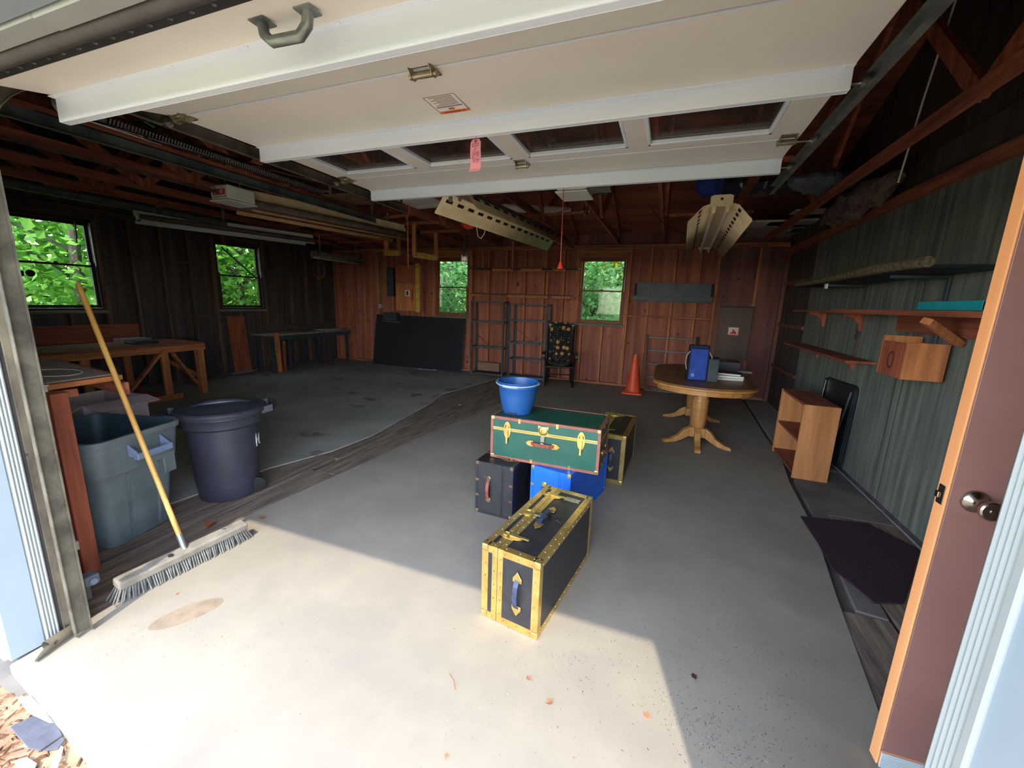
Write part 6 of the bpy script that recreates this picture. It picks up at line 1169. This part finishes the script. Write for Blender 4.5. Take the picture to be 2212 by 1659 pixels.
scatter('grit', 'pale flecks scattered over the shaded floor', 'grit', 'chips', [sp(1560, 1600, 0.12, 0.1, 160), sp(900, 930, 1.2, 1.2, 110), sp(1650, 1300, 0.2, 0.6, 60), sp(700, 900, 1.0, 0.6, 70), sp(330, 1190, 0.2, 0.1, 60)], 0.0010, 0.0028)
lit = scatter('leaf_litter', 'dry leaves and wood shreds covering the ground outside the slab corner', 'leaf litter', 'litter', [(-2.3, 0.42, 0.35, 0.10, 900), (-1.9, 0.30, 0.4, 0.10, 900), (-2.7, 0.48, 0.2, 0.06, 300)], 0.003, 0.014, z=-0.05, flat_=0.6)
def scrap(name, label, cat, pts, m, z, th=0.004):
    poly = [P(u, v, z=z) for u, v in pts]; ob = MB().prism([(a.x, a.y) for a in poly], z, z+th).build(name, m, None, bevel=0.001); return tag(ob, label, cat)
scrap('roof_shingle', 'dark grey cracked shingle piece lying on the litter off the slab corner', 'shingle', ((22, 1572), (70, 1548), (122, 1562), (135, 1590), (88, 1622), (62, 1618)), 'shingle', -0.036); scrap('roof_shingle', 'smaller grey shingle fragment against the slab edge', 'shingle', ((92, 1624), (136, 1592), (140, 1600), (126, 1618)), 'shingle', -0.036)
scrap('siding_scrap', 'bent white siding scrap lying on the litter at the slab corner', 'siding scrap', ((38, 1508), (66, 1504), (92, 1530), (116, 1562), (106, 1562), (60, 1540)), 'vinyl_scrap', -0.028); scrap('siding_scrap', 'white siding scrap farther out from the slab beside the shingle', 'siding scrap', ((32, 1645), (58, 1636), (80, 1650), (70, 1675), (36, 1675)), 'vinyl_scrap', -0.034); scrap('siding_scrap', 'thin curled white strip standing by the slab edge', 'siding scrap', ((104, 1668), (132, 1612), (138, 1615), (120, 1675)), 'vinyl_scrap', -0.030)
# flattened metal pipe at the jamb, safety sensor
p0, p1, p2, p3 = P(78, 1428, z=0.01), P(100, 1396, z=0.03), P(150, 1362, z=0.03), P(182, 1338, z=0.02); pi_ = thing('bent_pipe', 'flattened rusty pipe lying along the foot of the jamb', 'pipe', p1)
MB().tube([p1, p1.lerp(p2, 0.5), p2, p3+Vector((0, 0, 0.004))], [0.022, 0.023, 0.020, 0.006], 12, cap=False).build('tube', 'jamb_dirty', pi_, smooth=True); MB().tube([p0, p1+Vector((0.01, -0.002, -0.012)), p2+Vector((0.0, -0.01, -0.012))], [0.006, 0.014, 0.012], 8).build('split_end', 'galv_dirty', pi_, smooth=True)
sp_ = P(184, 1285, z=0.0); sn = thing('safety_sensor', 'grey door safety sensor low behind the jamb', 'sensor', (-2.62, 0.945, 0.0)); MB().bx(-2.655, -2.585, 0.925, 0.985, 0.07, 0.125).build('body', 'sensor_grey', sn, bevel=0.010, seg=2); MB().lathe([(0.016, 0), (0.018, 0.008), (0.012, 0.014), (0, 0.014)], 14, frame((-2.584, 0.955, 0.095), (0, 1, 0), (0, 0, 1), (1, 0, 0))).build('lens', 'bail_grey', sn, smooth=True); MB().bx(-2.64, -2.60, 0.83, 0.925, 0.085, 0.09).build('bracket', 'galv', sn); MB().bx(-2.63, -2.61, 0.93, 0.95, -0.006, 0.07).build('stem', 'galv', sn)
# ================================================================ trees beyond the windows
def tree(label, x, y, h, r, n, ls, m, z0=0.2, trunk_r=0.11, extra=None, lean=0):
    o = thing('leafy_tree', label, 'tree', (x, y, -0.1)); rd = random.Random(int(x*31+y*17)); tk = MB()
    tk.tube([(x, y, -0.12), (x+0.05, y, h*0.4), (x+0.15+lean, y, h*0.85)], [trunk_r, trunk_r*0.8, trunk_r*0.3], 8); 
    cl_ = []
    for k in range(34):
        an = rd.uniform(0, 2*PI); zz = z0+(h-z0)*rd.random(); rr = r*math.sqrt(rd.random())*(0.6+0.4*math.sin(PI*min(1, (zz-z0)/(h-z0)+0.15)))
        c = Vector((x+rr*math.cos(an), y+rr*math.sin(an), zz)); cl_.append(c)
        if k < 14: tk.tube([(x+0.04, y, max(0.3, zz*0.75)), c], [trunk_r*0.28, 0.008], 5)
    tk.build('trunk', 'bark', o, smooth=True)
    mb = MB()
    for i in range(n):
        c = cl_[rd.randrange(len(cl_))]; sg = r*0.33; p = c+Vector((rd.gauss(0, sg), rd.gauss(0, sg), rd.gauss(0, sg*0.8)))
        if p.z < 0.0: p.z = rd.random()*0.5
        if p.x > XL-0.35 and p.y < YB+0.45: continue
        d = Vector((rd.gauss(0, 1), rd.gauss(0, 1), rd.gauss(-0.5, 0.5))).normalized(); u = d.cross(Vector((rd.gauss(0, 0.5), rd.gauss(0, 0.5), 1))).normalized(); l_ = ls*rd.uniform(0.6, 1.3); w_ = l_*0.36; nn = d.cross(u)
        s0 = len(mb.v); mb.v += [p, p+d*l_*0.45+u*w_+nn*l_*0.08, p+d*l_, p+d*l_*0.45-u*w_+nn*l_*0.08]; mb.f.append((s0, s0+1, s0+2, s0+3))
    me = bpy.data.meshes.new('foliage'); inv = WM[o.name].inverted(); me.from_pydata([tuple(inv @ v) for v in mb.v], [], mb.f); me.update(); me.materials.append(leaf_m[m]); ob = bpy.data.objects.new('foliage', me); COL.objects.link(ob); ob.parent = o; tag(ob, kind='stuff'); return o
tree('big-leaved green tree close outside the first window', -9.9, 4.2, 4.6, 1.5, 5200, 0.17, 'g1'); tree('green tree filling the second window', -10.2, 7.4, 4.8, 1.6, 8000, 0.16, 'g1'); tree('green thicket farther out between the two side windows', -12.6, 7.2, 6.0, 2.2, 11000, 0.22, 'g1', z0=0.1); tree('tall green tree far outside the first window', -13.4, 4.4, 6.5, 2.2, 6500, 0.20, 'g1', z0=1.3, trunk_r=0.26); tree('green tree seen low through the first window over a grey trunk', -12.2, 2.6, 6.0, 1.7, 4200, 0.18, 'g1', z0=1.6, trunk_r=0.28); tree('green tree beyond the far side-wall corner', -12.5, 10.2, 6.0, 2.2, 10000, 0.20, 'g1', z0=0.1)
tree('pale green tree filling the window beside the fuse cabinet', -5.9, 10.4, 4.6, 1.4, 8500, 0.13, 'g2', z0=0.1); tree('feathery light green shrub under the window beside the fuse cabinet', -6.6, 9.5, 1.9, 1.0, 4200, 0.12, 'g2', z0=0.1); tree('pale green tree filling the window above the rocking chair', -1.5, 10.6, 4.8, 1.5, 9000, 0.14, 'g2', z0=0.1); tree('leafy shrub below the window above the rocking chair', -1.7, 9.6, 1.9, 1.0, 4000, 0.12, 'g2', z0=0.1); tree('dense green tree far behind the back windows', -4.0, 13.5, 6.5, 2.4, 12000, 0.24, 'g1', z0=0.1); tree('dense green tree far behind the window above the rocking chair', -1.6, 13.8, 6.5, 2.4, 12000, 0.24, 'g1', z0=0.1); tree('broad green tree far behind the fuse cabinet', -8.2, 13.2, 6.5, 2.4, 12000, 0.24, 'g1', z0=0.1); tree('small tree with yellow leaves outside the window above the rocking chair', -1.0, 9.7, 3.1, 0.35, 500, 0.13, 'y', z0=2.35, trunk_r=0.03)
bpy.context.view_layer.update()
